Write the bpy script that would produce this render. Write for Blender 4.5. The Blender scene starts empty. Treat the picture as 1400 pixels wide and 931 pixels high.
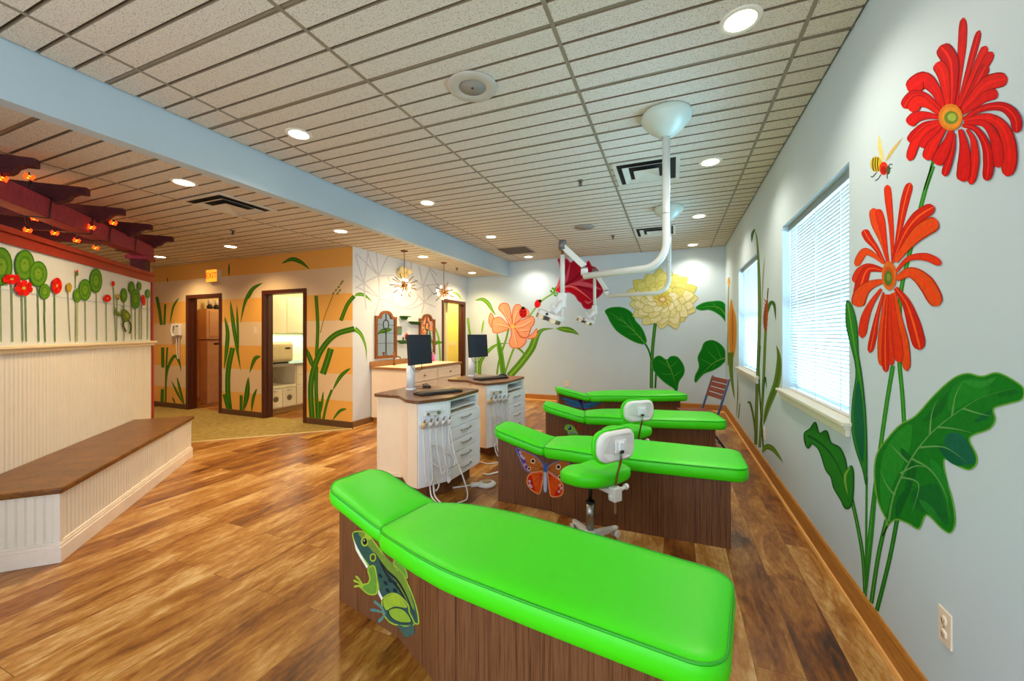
import bpy, bmesh, math, random
from mathutils import Vector, Matrix
from mathutils.geometry import tessellate_polygon
random.seed(7)
PI = math.pi
COL = bpy.context.scene.collection

# ------------------------------------------------------------------ camera numbers
FPX, CX, HY, CAMH, YAW = 544.0, 700.0, 457.0, 1.42, math.radians(22.1)
FW = Vector((-math.sin(YAW), math.cos(YAW))); RT = Vector((math.cos(YAW), math.sin(YAW)))
def ray(px, py):
    u = (px - CX) / FPX; v = (HY - py) / FPX
    return Vector((FW.x + u*RT.x, FW.y + u*RT.y, v))
def on_x(X0):
    return lambda px, py: (lambda r: Vector((X0, r.y*X0/r.x, CAMH + r.z*X0/r.x)))(ray(px, py))
def on_y(Y0):
    return lambda px, py: (lambda r: Vector((r.x*Y0/r.y, Y0, CAMH + r.z*Y0/r.y)))(ray(px, py))
def on_v(p, n):     # vertical plane through p (x,y) with horizontal normal n
    def f(px, py):
        r = ray(px, py); d = (p[0]*n[0] + p[1]*n[1]) / (r.x*n[0] + r.y*n[1])
        return Vector((r.x*d, r.y*d, CAMH + r.z*d))
    return f

# ------------------------------------------------------------------ materials
def lin(c):
    out = []
    for v in c[:3]:
        v /= 255.0
        out.append(v/12.92 if v <= 0.04045 else ((v+0.055)/1.055)**2.4)
    return (*out, 1.0)
_mats = {}
def nodes_of(m):
    m.use_nodes = True; nt = m.node_tree; nt.nodes.clear()
    out = nt.nodes.new('ShaderNodeOutputMaterial'); b = nt.nodes.new('ShaderNodeBsdfPrincipled')
    nt.links.new(b.outputs[0], out.inputs[0]); return nt, b, out
def mat(name, c, rough=.5, metal=0., var=.06, scale=8., spec=.5, emit=None, es=1., coat=0., bump=0., bscale=200., trans=0., alpha=1.):
    if name in _mats: return _mats[name]
    m = bpy.data.materials.new(name); nt, b, out = nodes_of(m)
    L = nt.links.new; N = nt.nodes.new
    col = lin(c)
    if var > 0:
        tc = N('ShaderNodeTexCoord'); nz = N('ShaderNodeTexNoise'); nz.inputs['Scale'].default_value = scale; nz.inputs['Detail'].default_value = 4
        L(tc.outputs['Object'], nz.inputs['Vector'])
        cr = N('ShaderNodeValToRGB'); cr.color_ramp.elements[0].position = .3; cr.color_ramp.elements[1].position = .7
        cr.color_ramp.elements[0].color = (*[x*(1-var) for x in col[:3]], 1); cr.color_ramp.elements[1].color = (*[min(1, x*(1+var)) for x in col[:3]], 1)
        L(nz.outputs['Fac'], cr.inputs['Fac']); L(cr.outputs[0], b.inputs['Base Color'])
    else: b.inputs['Base Color'].default_value = col
    b.inputs['Roughness'].default_value = rough; b.inputs['Metallic'].default_value = metal
    b.inputs['Specular IOR Level'].default_value = spec; b.inputs['Coat Weight'].default_value = coat
    b.inputs['Transmission Weight'].default_value = trans; b.inputs['Alpha'].default_value = alpha
    if emit: b.inputs['Emission Color'].default_value = lin(emit); b.inputs['Emission Strength'].default_value = es
    if bump > 0:
        tc = N('ShaderNodeTexCoord'); nz = N('ShaderNodeTexNoise'); nz.inputs['Scale'].default_value = bscale; L(tc.outputs['Object'], nz.inputs['Vector'])
        bp = N('ShaderNodeBump'); bp.inputs['Strength'].default_value = bump; bp.inputs['Distance'].default_value = .004
        L(nz.outputs['Fac'], bp.inputs['Height']); L(bp.outputs[0], b.inputs['Normal'])
    _mats[name] = m; return m
def paint(c, var=.1):
    return mat('paint_%02x%02x%02x' % tuple(int(v) for v in c), c, .7, var=var, scale=40, spec=.08)

def wood(name, cols, grain=(1, 1, 1), rough=.4, spec=.4, scale=6., stripe=0.):
    """grain = mapping scale per axis: small along the grain"""
    if name in _mats: return _mats[name]
    m = bpy.data.materials.new(name); nt, b, out = nodes_of(m); L = nt.links.new; N = nt.nodes.new
    tc = N('ShaderNodeTexCoord'); mp = N('ShaderNodeMapping'); mp.inputs['Scale'].default_value = grain
    L(tc.outputs['Object'], mp.inputs[0])
    nz = N('ShaderNodeTexNoise'); nz.inputs['Scale'].default_value = scale; nz.inputs['Detail'].default_value = 6; nz.inputs['Roughness'].default_value = .65
    L(mp.outputs[0], nz.inputs['Vector'])
    n2 = N('ShaderNodeTexNoise'); n2.inputs['Scale'].default_value = scale*5; n2.inputs['Detail'].default_value = 3; L(mp.outputs[0], n2.inputs['Vector'])
    mx = N('ShaderNodeMath'); mx.operation = 'MULTIPLY_ADD'; mx.inputs[1].default_value = .35; L(n2.outputs['Fac'], mx.inputs[0])
    ml = N('ShaderNodeMath'); ml.operation = 'MULTIPLY'; ml.inputs[1].default_value = .65; L(nz.outputs['Fac'], ml.inputs[0]); L(ml.outputs[0], mx.inputs[2])
    cr = N('ShaderNodeValToRGB'); els = cr.color_ramp.elements
    n = len(cols)
    for i, c in enumerate(cols):
        p = .36 + .28*i/(n-1)
        e = els[i] if i < 2 else els.new(p)
        e.position = p
    for i, c in enumerate(cols): els[i].color = lin(c)
    L(mx.outputs[0], cr.inputs['Fac']); L(cr.outputs[0], b.inputs['Base Color'])
    b.inputs['Roughness'].default_value = rough; b.inputs['Specular IOR Level'].default_value = spec
    _mats[name] = m; return m

def floor_material():
    m = bpy.data.materials.new('plank_floor'); nt, b, out = nodes_of(m); L = nt.links.new; N = nt.nodes.new
    tc = N('ShaderNodeTexCoord'); mp = N('ShaderNodeMapping'); mp.inputs['Rotation'].default_value = (0, 0, PI/2); mp.inputs['Location'].default_value = (.3, .06, 0)
    L(tc.outputs['Object'], mp.inputs[0])
    br = N('ShaderNodeTexBrick'); br.offset = .37; br.offset_frequency = 2; br.inputs['Scale'].default_value = 1
    br.inputs['Brick Width'].default_value = 1.22; br.inputs['Row Height'].default_value = .19; br.inputs['Mortar Size'].default_value = .0012
    br.inputs['Color1'].default_value = (0, 0, 0, 1); br.inputs['Color2'].default_value = (1, 1, 1, 1); br.inputs['Mortar'].default_value = (.3, .3, .3, 1)
    br.inputs['Bias'].default_value = 0
    L(mp.outputs[0], br.inputs['Vector'])
    # grain: per-plank shift of the noise
    sc = N('ShaderNodeVectorMath'); sc.operation = 'MULTIPLY'; sc.inputs[1].default_value = (6., 1.5, 1); L(tc.outputs['Object'], sc.inputs[0])
    sh = N('ShaderNodeVectorMath'); sh.operation = 'SCALE'; sh.inputs['Scale'].default_value = 13.; L(br.outputs['Color'], sh.inputs[0])
    ad = N('ShaderNodeVectorMath'); ad.operation = 'ADD'; L(sc.outputs[0], ad.inputs[0]); L(sh.outputs[0], ad.inputs[1])
    n1 = N('ShaderNodeTexNoise'); n1.inputs['Scale'].default_value = 1.4; n1.inputs['Detail'].default_value = 7; n1.inputs['Roughness'].default_value = .62; n1.inputs['Distortion'].default_value = .6
    L(ad.outputs[0], n1.inputs['Vector'])
    n2 = N('ShaderNodeTexNoise'); n2.inputs['Scale'].default_value = 9; n2.inputs['Detail'].default_value = 5; n2.inputs['Roughness'].default_value = .7; L(ad.outputs[0], n2.inputs['Vector'])
    a = N('ShaderNodeMath'); a.operation = 'MULTIPLY_ADD'; a.inputs[1].default_value = .34; L(n2.outputs['Fac'], a.inputs[0])
    a0 = N('ShaderNodeMath'); a0.operation = 'MULTIPLY'; a0.inputs[1].default_value = .66; L(n1.outputs['Fac'], a0.inputs[0]); L(a0.outputs[0], a.inputs[2])
    cb = N('ShaderNodeMath'); cb.operation = 'MULTIPLY_ADD'; cb.inputs[1].default_value = .20; L(br.outputs['Color'], cb.inputs[0]); L(a.outputs[0], cb.inputs[2])
    cr = N('ShaderNodeValToRGB'); els = cr.color_ramp.elements
    pts = [(.36, (54, 23, 4)), (.46, (104, 54, 11)), (.55, (140, 84, 24)), (.65, (170, 118, 52)), (.78, (208, 170, 112))]
    els[0].position, els[1].position = pts[0][0], pts[1][0]
    for p in pts[2:]: els.new(p[0])
    for i, p in enumerate(pts): els[i].color = lin(p[1])
    L(cb.outputs[0], cr.inputs['Fac'])
    mm = N('ShaderNodeMixRGB'); mm.blend_type = 'MULTIPLY'; mm.inputs['Color2'].default_value = (.45, .4, .35, 1); L(br.outputs['Fac'], mm.inputs['Fac']); L(cr.outputs[0], mm.inputs['Color1'])
    L(mm.outputs[0], b.inputs['Base Color'])
    b.inputs['Roughness'].default_value = .33; b.inputs['Specular IOR Level'].default_value = .45
    bp = N('ShaderNodeBump'); bp.inputs['Strength'].default_value = .15; bp.inputs['Distance'].default_value = .003; L(n2.outputs['Fac'], bp.inputs['Height']); L(bp.outputs[0], b.inputs['Normal'])
    return m

def tile_material():
    m = bpy.data.materials.new('acoustic_tile'); nt, b, out = nodes_of(m); L = nt.links.new; N = nt.nodes.new
    tc = N('ShaderNodeTexCoord'); nz = N('ShaderNodeTexNoise'); nz.inputs['Scale'].default_value = 190; nz.inputs['Detail'].default_value = 2; L(tc.outputs['Object'], nz.inputs['Vector'])
    cr = N('ShaderNodeValToRGB'); cr.color_ramp.elements[0].position = .33; cr.color_ramp.elements[1].position = .43
    cr.color_ramp.elements[0].color = lin((140, 127, 106)); cr.color_ramp.elements[1].color = lin((216, 208, 192))
    L(nz.outputs['Fac'], cr.inputs['Fac']); L(cr.outputs[0], b.inputs['Base Color'])
    b.inputs['Roughness'].default_value = .95; b.inputs['Specular IOR Level'].default_value = .1
    return m

def stripe_material():
    m = bpy.data.materials.new('striped_wall_paint'); nt, b, out = nodes_of(m); L = nt.links.new; N = nt.nodes.new
    tc = N('ShaderNodeTexCoord'); sp = N('ShaderNodeSeparateXYZ'); L(tc.outputs['Object'], sp.inputs[0])
    d = N('ShaderNodeMath'); d.operation = 'DIVIDE'; d.inputs[1].default_value = .816; L(sp.outputs['Z'], d.inputs[0])
    f = N('ShaderNodeMath'); f.operation = 'FRACT'; L(d.outputs[0], f.inputs[0])
    g = N('ShaderNodeMath'); g.operation = 'GREATER_THAN'; g.inputs[1].default_value = .5; L(f.outputs[0], g.inputs[0])
    mx = N('ShaderNodeMixRGB'); mx.inputs['Color1'].default_value = lin((238, 178, 84)); mx.inputs['Color2'].default_value = lin((230, 204, 164)); L(g.outputs[0], mx.inputs['Fac'])
    L(mx.outputs[0], b.inputs['Base Color']); b.inputs['Roughness'].default_value = .7
    return m

M_WALL = mat('wall_paint', (198, 215, 222), .6, var=.02, scale=2, bump=.05, bscale=300)
M_WALLV = mat('vanity_wall_paint', (214, 221, 228), .6, var=.02, scale=2)
M_BEAM = mat('soffit_paint', (186, 204, 212), .6, var=.02, scale=2)
M_TILE = tile_material()
M_TEE = mat('tee_metal', (138, 128, 108), .5, var=.03)
M_STRIPE = stripe_material()
M_FLOOR = floor_material()
M_CARPET = mat('hall_carpet', (150, 128, 66), .95, var=.25, scale=14, bump=.4, bscale=120)
M_BASE = wood('baseboard_wood', [(160, 98, 34), (184, 120, 46), (200, 138, 62)], (8, 1, 14), .45)
M_BASEB = mat('brown_rubber_base', (92, 62, 40), .5)
M_GREEN = mat('green_vinyl', (64, 222, 8), .40, var=.03, scale=3, spec=.4, bump=.04, bscale=500)
M_GREENP = mat('green_piping', (24, 170, 14), .35, var=.03)
M_ZEB = wood('bed_laminate', [(58, 28, 14), (96, 56, 32), (124, 82, 50), (74, 40, 22)], (22, 22, .25), .35, scale=5.)
M_WHITE = mat('white_enamel', (232, 234, 236), .3, var=.02)
M_WPLAS = mat('white_plastic', (226, 224, 220), .35, var=.03)
M_CREAM = mat('cream_laminate', (244, 222, 192), .4, var=.02)
M_CABW = mat('cabinet_white', (240, 244, 250), .35, var=.02)
M_CTOP = wood('countertop_wood', [(84, 52, 30), (112, 72, 44), (128, 86, 56)], (3, 16, 10), .28)
M_BENCH = wood('bench_wood', [(112, 56, 16), (142, 76, 24), (160, 92, 34)], (5, 5, 5), .35)
M_BEAD = mat('bead_paint', (232, 226, 214), .4, var=.02)
M_RAIL = mat('rail_cream', (240, 224, 190), .35, var=.02)
M_PERG = wood('pergola_stain', [(112, 24, 44), (146, 40, 60), (166, 56, 70)], (12, 12, 3), .6)
M_PERGD = wood('rafter_stain', [(56, 16, 24), (80, 26, 32), (94, 34, 38)], (3, 3, 12), .65)
M_REDT = mat('red_trim_paint', (160, 34, 14), .4, var=.05)
M_DOORF = mat('door_frame_brown', (78, 34, 20), .4, var=.06)
M_CHROME = mat('chrome', (200, 200, 204), .12, metal=1., var=0)
M_STEEL = mat('brushed_steel', (170, 166, 160), .3, metal=1., var=.05)
M_BLACK = mat('black_plastic', (18, 18, 20), .4, var=0)
M_SCREEN = mat('monitor_screen', (30, 40, 52), .3, var=.02, spec=.3)
M_HOSE = mat('hose_white', (222, 220, 216), .45, var=.03)
M_BRONZE = mat('antique_brass', (136, 92, 48), .35, metal=.9, var=.05)
def glass_material():
    m = bpy.data.materials.new('window_glass'); nt, b, out = nodes_of(m); N = nt.nodes.new; L = nt.links.new
    tr = N('ShaderNodeBsdfTransparent'); tr.inputs[0].default_value = (.93, .97, .98, 1); gl = N('ShaderNodeBsdfGlossy'); gl.inputs['Roughness'].default_value = .02
    mx = N('ShaderNodeMixShader'); mx.inputs[0].default_value = .07; L(tr.outputs[0], mx.inputs[1]); L(gl.outputs[0], mx.inputs[2]); L(mx.outputs[0], out.inputs[0]); return m
M_GLASS = glass_material()
M_BLIND = mat('blind_vinyl', (232, 240, 244), .5, var=.0)
M_MIRROR = mat('mirror_glass', (235, 240, 240), .02, metal=1., var=0)
M_MIRF = wood('mirror_frame_wood', [(96, 50, 16), (126, 70, 24), (146, 86, 34)], (8, 8, 8), .45)
M_IRON = mat('dark_iron', (44, 42, 44), .5, var=0)
M_OUT = mat('outlet_ivory', (238, 222, 198), .4, var=.02)
M_SLAT = mat('chair_slat_wood', (122, 36, 12), .45, var=.12, scale=12)
M_BLUE = mat('chair_frame_blue', (40, 66, 104), .4, var=.04)
M_ARM = mat('arm_enamel', (222, 226, 220), .25, var=.02)
M_SOCK = mat('socket_dark', (40, 36, 34), .5, var=0)

# ------------------------------------------------------------------ mesh builder
class MB:
    def __init__(s): s.bm = bmesh.new(); s.mats = []; s.mi = 0; s.T = Matrix.Identity(4)
    def m(s, material):
        if material not in s.mats: s.mats.append(material)
        s.mi = s.mats.index(material); return s
    def v(s, p): return s.bm.verts.new(s.T @ Vector(p))
    def f(s, vs, smooth=False):
        try: fc = s.bm.faces.new(vs)
        except ValueError: return None
        fc.material_index = s.mi; fc.smooth = smooth; return fc
    def box(s, x0, x1, y0, y1, z0, z1, M=None):
        ps = [(x, y, z) for x in (x0, x1) for y in (y0, y1) for z in (z0, z1)]
        if M is not None: ps = [M @ Vector(p) for p in ps]
        v = [s.v(p) for p in ps]
        for q in ((0,1,3,2), (4,6,7,5), (0,4,5,1), (2,3,7,6), (0,2,6,4), (1,5,7,3)): s.f([v[i] for i in q])
        return s
    def prism(s, poly, z0, z1, M=None, smooth=False):
        """poly of (x,y); extruded in z. z0/z1 numbers or functions of (x,y)"""
        g = lambda z, p: z(p) if callable(z) else z
        lo = [Vector((p[0], p[1], g(z0, p))) for p in poly]; hi = [Vector((p[0], p[1], g(z1, p))) for p in poly]
        if M is not None: lo = [M @ p for p in lo]; hi = [M @ p for p in hi]
        a = [s.v(p) for p in lo]; b = [s.v(p) for p in hi]; n = len(poly)
        for i in range(n): s.f([a[i], a[(i+1) % n], b[(i+1) % n], b[i]], smooth)
        tr = tessellate_polygon([lo]) if n > 4 else None
        if n <= 4: s.f(a[::-1]); s.f(b)
        else:
            for t in tr: s.f([a[i] for i in t]); s.f([b[i] for i in t])
        return s
    def tube(s, pts, r, seg=8, caps=True, closed=False, smooth=True):
        pts = [Vector(p) for p in pts]; n = len(pts)
        rs = r if isinstance(r, (list, tuple)) else [r]*n
        rings = []; up = None
        for i, p in enumerate(pts):
            if closed: t = (pts[(i+1) % n] - pts[i-1])
            else: t = pts[min(i+1, n-1)] - pts[max(i-1, 0)]
            t.normalize()
            if up is None:
                up = Vector((0, 0, 1)) if abs(t.z) < .9 else Vector((1, 0, 0))
            a = t.cross(up)
            if a.length < 1e-4: a = t.orthogonal()
            a.normalize(); b = a.cross(t).normalized(); up = b
            rings.append([s.v(p + (a*math.cos(2*PI*k/seg) + b*math.sin(2*PI*k/seg))*rs[i]) for k in range(seg)])
        m = n if closed else n-1
        for i in range(m):
            A, B = rings[i], rings[(i+1) % n]
            for k in range(seg): s.f([A[k], A[(k+1) % seg], B[(k+1) % seg], B[k]], smooth)
        if caps and not closed: s.f(rings[0][::-1]); s.f(rings[-1])
        return s
    def cyl(s, p0, p1, r0, r1=None, seg=16): return s.tube([p0, p1], [r0, r0 if r1 is None else r1], seg)
    def lathe(s, prof, c=(0, 0, 0), seg=24, M=None, smooth=True):
        rings = []
        for r, z in prof:
            ring = []
            for k in range(seg):
                p = Vector((max(r, 1e-4)*math.cos(2*PI*k/seg), max(r, 1e-4)*math.sin(2*PI*k/seg), z))
                if M is not None: p = M @ p
                ring.append(s.v(p + Vector(c)))
            rings.append(ring)
        for i in range(len(rings)-1):
            for k in range(seg): s.f([rings[i][k], rings[i][(k+1) % seg], rings[i+1][(k+1) % seg], rings[i+1][k]], smooth)
        s.f(rings[0][::-1]); s.f(rings[-1]); return s
    def ball(s, c, rx, ry=None, rz=None, seg=14, M=None, e=1.):
        ry = ry or rx; rz = rz or rx
        pr = []
        N = seg//2
        rings = []
        for i in range(N+1):
            th = -PI/2 + PI*i/N; ring = []
            for k in range(seg):
                ph = 2*PI*k/seg
                f = lambda a: math.copysign(abs(a)**e, a)
                p = Vector((rx*f(math.cos(th))*f(math.cos(ph)), ry*f(math.cos(th))*f(math.sin(ph)), rz*f(math.sin(th))))
                if i in (0, N): p = Vector((rx*1e-3*math.cos(ph), ry*1e-3*math.sin(ph), rz*f(math.sin(th))))
                if M is not None: p = M @ p
                ring.append(s.v(p + Vector(c)))
            rings.append(ring)
        for i in range(N):
            for k in range(seg): s.f([rings[i][k], rings[i][(k+1) % seg], rings[i+1][(k+1) % seg], rings[i+1][k]], True)
        s.f(rings[0][::-1]); s.f(rings[-1]); return s
    def build(s, name, parent=None, bevel=0., sub=0, recalc=True):
        if recalc: bmesh.ops.recalc_face_normals(s.bm, faces=s.bm.faces)
        me = bpy.data.meshes.new(name); s.bm.to_mesh(me); s.bm.free()
        for x in s.mats: me.materials.append(x)
        o = bpy.data.objects.new(name, me); COL.objects.link(o)
        if parent is not None: o.parent = parent
        if bevel > 0:
            b = o.modifiers.new('bevel', 'BEVEL'); b.width = bevel; b.segments = 2; b.limit_method = 'ANGLE'; b.angle_limit = math.radians(40)
        if sub: d = o.modifiers.new('sub', 'SUBSURF'); d.levels = sub; d.render_levels = sub
        return o
def B(material): return MB().m(material)
def thing(name, label, cat, loc=(0, 0, 0), rz=0., group=None):
    o = bpy.data.objects.new(name, None); COL.objects.link(o); o.location = loc; o.rotation_euler = (0, 0, rz); o.empty_display_size = .1
    o['label'] = label; o['category'] = cat
    if group: o['group'] = group
    return o
def tag(o, label, cat, group=None):
    o['label'] = label; o['category'] = cat
    if group: o['group'] = group
    return o
def struct(o): o['kind'] = 'structure'; return o
def dup(root, loc, rz, label, group=None):
    r = root.copy(); COL.objects.link(r); r.location = loc; r.rotation_euler = (0, 0, rz); r['label'] = label
    if group: r['group'] = group
    for ch in list(root.children):
        c = ch.copy(); COL.objects.link(c); c.parent = r
        for g in ch.children: d = g.copy(); COL.objects.link(d); d.parent = c
    return r
def spline(pts, n=6, closed=False):
    P = [Vector(p) for p in pts]; N = len(P); out = []
    rng = range(N) if closed else range(N-1)
    for i in rng:
        if closed: a, b, c, d = P[i-1], P[i], P[(i+1) % N], P[(i+2) % N]
        else: a, b, c, d = P[max(i-1, 0)], P[i], P[i+1], P[min(i+2, N-1)]
        for k in range(n):
            t = k/n
            out.append(.5*((2*b) + (c-a)*t + (2*a-5*b+4*c-d)*t*t + (3*b-a-3*c+d)*t**3))
    if not closed: out.append(P[-1])
    return out
def Rz(a): return Matrix.Rotation(a, 4, 'Z')
def Tr(x, y, z): return Matrix.Translation((x, y, z))

# ------------------------------------------------------------------ mural painting (thin paint film lying on a surface)
class Art:
    def __init__(s, plane, nrm, ox=0, oy=0, sc=1.):
        s.pl = plane; s.n = Vector(nrm); s.o = (ox, oy, sc); s.mb = MB(); s.k = 0; s.eps = .00004; s.split = None
    def px(s, p): ox, oy, sc = s.o; return (ox + p[0]/sc, oy + p[1]/sc)
    def zoom(s, ox, oy, sc): s.o = (ox, oy, sc); return s
    def _poly(s, pts, c):
        s.k += 1; s.mb.m(paint(c)); off = s.n*(.0006 + s.eps*s.k)
        tris = [[pts[i] for i in t] for t in tessellate_polygon([[Vector((p[0], p[1], 0)) for p in pts]])]
        if s.split:      # fold each triangle over the bend of the surface
            kx = (s.split - s.o[0])*s.o[2]; new = []
            for t in tris:
                for sg in (-1, 1):
                    out = []
                    for i, p in enumerate(t):
                        q = t[(i+1) % 3]; a, b = (p[0]-kx)*sg, (q[0]-kx)*sg
                        if a >= 0: out.append(p)
                        if a*b < 0: u = a/(a-b); out.append((p[0]+(q[0]-p[0])*u, p[1]+(q[1]-p[1])*u))
                    if len(out) > 2: new.append(out)
            tris = new
        for t in tris: s.mb.f([s.mb.v(s.pl(*s.px(p)) + off) for p in t])
    def poly(s, pts, c, edge=None, smooth=True, n=4):
        q = spline([(p[0], p[1], 0) for p in pts], n, True) if smooth else [Vector((*p, 0)) for p in pts]
        if edge:
            s._poly([(p.x, p.y) for p in q], c)
            qq = [(p.x, p.y) for p in q] + [(q[0].x, q[0].y), (q[1].x, q[1].y)]
            s.ribbon(qq, edge[1]*1.0, edge[0])
        else: s._poly([(p.x, p.y) for p in q], c)
    def ribbon(s, qq, w, c):
        s.k += 1; s.mb.m(paint(c)); off = s.n*(.0006 + s.eps*s.k); n = len(qq); prev = None
        for i, p in enumerate(qq):
            a, b = qq[max(i-1, 0)], qq[min(i+1, n-1)]; d = Vector((b[0]-a[0], b[1]-a[1]))
            if d.length < 1e-9: continue
            d.normalize(); m = (-d.y*w/2, d.x*w/2)
            cur = (s.mb.v(s.pl(*s.px((p[0]+m[0], p[1]+m[1]))) + off), s.mb.v(s.pl(*s.px((p[0]-m[0], p[1]-m[1]))) + off))
            if prev: s.mb.f([prev[0], cur[0], cur[1], prev[1]])
            prev = cur
    def ell(s, cx, cy, rx, ry, c, a=0., n=20):
        s._poly([(cx + rx*math.cos(t)*math.cos(a) - ry*math.sin(t)*math.sin(a), cy + rx*math.cos(t)*math.sin(a) + ry*math.sin(t)*math.cos(a)) for t in [2*PI*i/n for i in range(n)]], c)
    def stroke(s, pts, w, c, prof='flat', c2=None):
        q = spline([(p[0], p[1], 0) for p in pts], 6)
        L, R_ = [], []; n = len(q)
        for i, p in enumerate(q):
            t = i/(n-1)
            if prof == 'flat': k = 1.
            elif prof == 'leaf': k = max(.04, math.sin(PI*min(1, max(0, t))**.9))
            elif prof == 'petal': k = (.3 + .7*min(1, t*1.5))*math.sqrt(max(.02, 1 - max(0, (t-.82)/.18)**2))
            elif prof == 'taper': k = max(.06, 1-t)
            elif prof == 'blade': k = max(.08, min(1, (1-t)*2.2))
            d = (q[min(i+1, n-1)] - q[max(i-1, 0)]); d.normalize(); nn = Vector((-d.y, d.x, 0))
            L.append(p + nn*w*k/2); R_.append(p - nn*w*k/2)
        s.k += 1; s.mb.m(paint(c)); off = s.n*(.0006 + s.eps*s.k)
        a = [s.mb.v(s.pl(*s.px(p)) + off) for p in L]; b = [s.mb.v(s.pl(*s.px(p)) + off) for p in R_]
        for i in range(n-1): s.mb.f([a[i], a[i+1], b[i+1], b[i]])
        if c2: s.stroke(pts, w*.24, c2, prof)
    def done(s, name, parent, label):
        o = s.mb.build(name, parent, recalc=False); o['label'] = label; return o

# ================================================================== THE SHELL
XR, YB, XB, XV, YD = .875, 8.2, -3.385, -4.47, 4.64
ZC, ZL = 3.03, 2.74
YN = -1.6          # near end of what is built
fl = B(M_FLOOR); fl.box(-10., XR+.25, YN, YB+.2, -.06, 0)
floor = struct(fl.build('floor'))
# carpet of the hall beyond the 45 degree line
ca = B(M_CARPET); ca.prism([(XV, YD), (-5.93, 3.18), (-6.9, 2.2), (-9.4, 2.2), (-9.4, YD), (-8.43, YD), (-8.43, YD+.14), (-7.56, YD+.14), (-7.56, YD), (-6.36, YD), (-6.36, YD+.14), (-5.49, YD+.14), (-5.49, YD)], 0.0005, .006)
struct(ca.build('floor_carpet', floor))
tm = B(mat('carpet_edge_strip', (214, 190, 130), .4)); tm.tube([(XV+.01, YD-.02, .004), (-5.93, 3.17, .004), (-6.9, 2.2, .004)], .012, 6)
struct(tm.build('trim_1', floor))

def ceiling(name, rects, z, xt, yt, dx=1.22, dy=.61):
    slab = B(mat('slab_grey', (110, 104, 94), .9))
    for (x0, x1, y0, y1) in rects: slab.box(x0, x1, y0, y1, z+.03, z+.12)
    o = struct(slab.build(name))
    tl = B(M_TILE); g = B(M_TEE); s = dy/4
    for (x0, x1, y0, y1) in rects:
        xs = [x0]; k = math.floor((x0-xt)/dx)
        while xt + k*dx < x1:
            if xt + k*dx > x0 + .02: xs.append(xt + k*dx)
            k += 1
        xs.append(x1)
        k0 = math.floor((y0-yt)/s); k = k0
        while yt + k*s < y1:
            a = max(y0, yt + k*s); b_ = min(y1, yt + (k+1)*s)
            for i in range(len(xs)-1):
                xa, xb = xs[i]+.011, xs[i+1]-.011
                ga = .016 if k % 4 == 0 else .010; gb = .016 if (k+1) % 4 == 0 else .010
                c = .004
                ya, yb = a+ga, b_-gb
                if yb - ya < .02: continue
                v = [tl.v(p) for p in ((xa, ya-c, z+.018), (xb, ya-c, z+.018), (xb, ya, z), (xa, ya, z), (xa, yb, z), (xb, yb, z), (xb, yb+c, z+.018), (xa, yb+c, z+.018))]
                tl.m(M_TILE).f([v[3], v[2], v[5], v[4]]); tl.m(mat('tile_edge_shade', (134, 118, 94), .9)).f([v[0], v[1], v[2], v[3]]); tl.f([v[4], v[5], v[6], v[7]])  # chamfers coloured darker: groove shade painted onto the tile edges
            if k % 4 == 0 and yt + k*s > y0: g.box(x0, x1, yt+k*s-.009, yt+k*s+.009, z+.004, z+.02)
            k += 1
        for x in xs[1:-1]: g.box(x-.011, x+.011, y0, y1, z-.002, z+.02)
        fil = g
    # back of the grooves
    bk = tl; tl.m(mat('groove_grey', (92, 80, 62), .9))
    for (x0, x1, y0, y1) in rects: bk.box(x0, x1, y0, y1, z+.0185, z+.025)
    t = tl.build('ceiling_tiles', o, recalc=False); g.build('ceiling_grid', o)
    return o
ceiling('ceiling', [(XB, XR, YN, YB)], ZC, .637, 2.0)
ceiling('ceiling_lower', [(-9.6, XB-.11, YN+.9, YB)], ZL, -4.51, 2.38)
bw = B(M_BEAM); bw.box(XB-.11, XB, YN, YB, 2.70, ZC+.1); struct(bw.build('trim_2'))
# right wall with two window openings
W = [(2.665, 4.08), (5.14, 6.58)]; ZS, ZH = .94, 2.35
T = .16
wr = B(M_WALL)
wr.box(XR, XR+T, YN, YB+.2, 0, ZS); wr.box(XR, XR+T, YN, YB+.2, ZH, ZC+.1)
ys = [YN, W[0][0], W[0][1], W[1][0], W[1][1], YB+.2]
for i in (0, 2, 4): wr.box(XR, XR+T, ys[i], ys[i+1], ZS, ZH)
wall_right = struct(wr.build('wall_right'))
wb = B(M_WALL); wb.box(XV-.1, XR, YB, YB+.16, 0, ZC+.1); wall_back = struct(wb.build('wall_back'))
# vanity wall with a doorway (7.15 .. 8.1)
VD0, VD1, VDH = 7.17, 8.08, 2.12
wv = B(M_WALLV)
wv.box(XV-.13, XV, YD+.002, VD0, 0, ZL+.1); wv.box(XV-.13, XV, VD1, YB, 0, ZL+.1); wv.box(XV-.13, XV, VD0, VD1, VDH, ZL+.1)
wall_vanity = struct(wv.build('wall_vanity'))
# striped wall with two doorways
DA, DB, DH = (-8.46, -7.53), (-6.39, -5.46), 2.11
ws = B(M_STRIPE)
xs = [-9.6, DA[0], DA[1], DB[0], DB[1], XV-.0005]
for i in (0, 2, 4): ws.box(xs[i], xs[i+1], YD, YD+.13, 0, ZL+.1)
for d in (DA, DB): ws.box(d[0], d[1], YD, YD+.13, DH, ZL+.1)
wall_striped = struct(ws.build('wall_striped'))
wl = B(mat('hall_wall_paint', (232, 204, 150), .7)); wl.box(-9.75, -9.6, YN+.9, YB, 0, ZL+.1); struct(wl.build('wall_left')); struct(B(mat('hall_wall_paint', (232, 204, 150), .7)).box(-9.6, -4.6, YN+.8, YN+.9, 0, ZL+.1).build('rear_light_block'))  # rear wall is unseen, added to block cool ambient light

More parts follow.
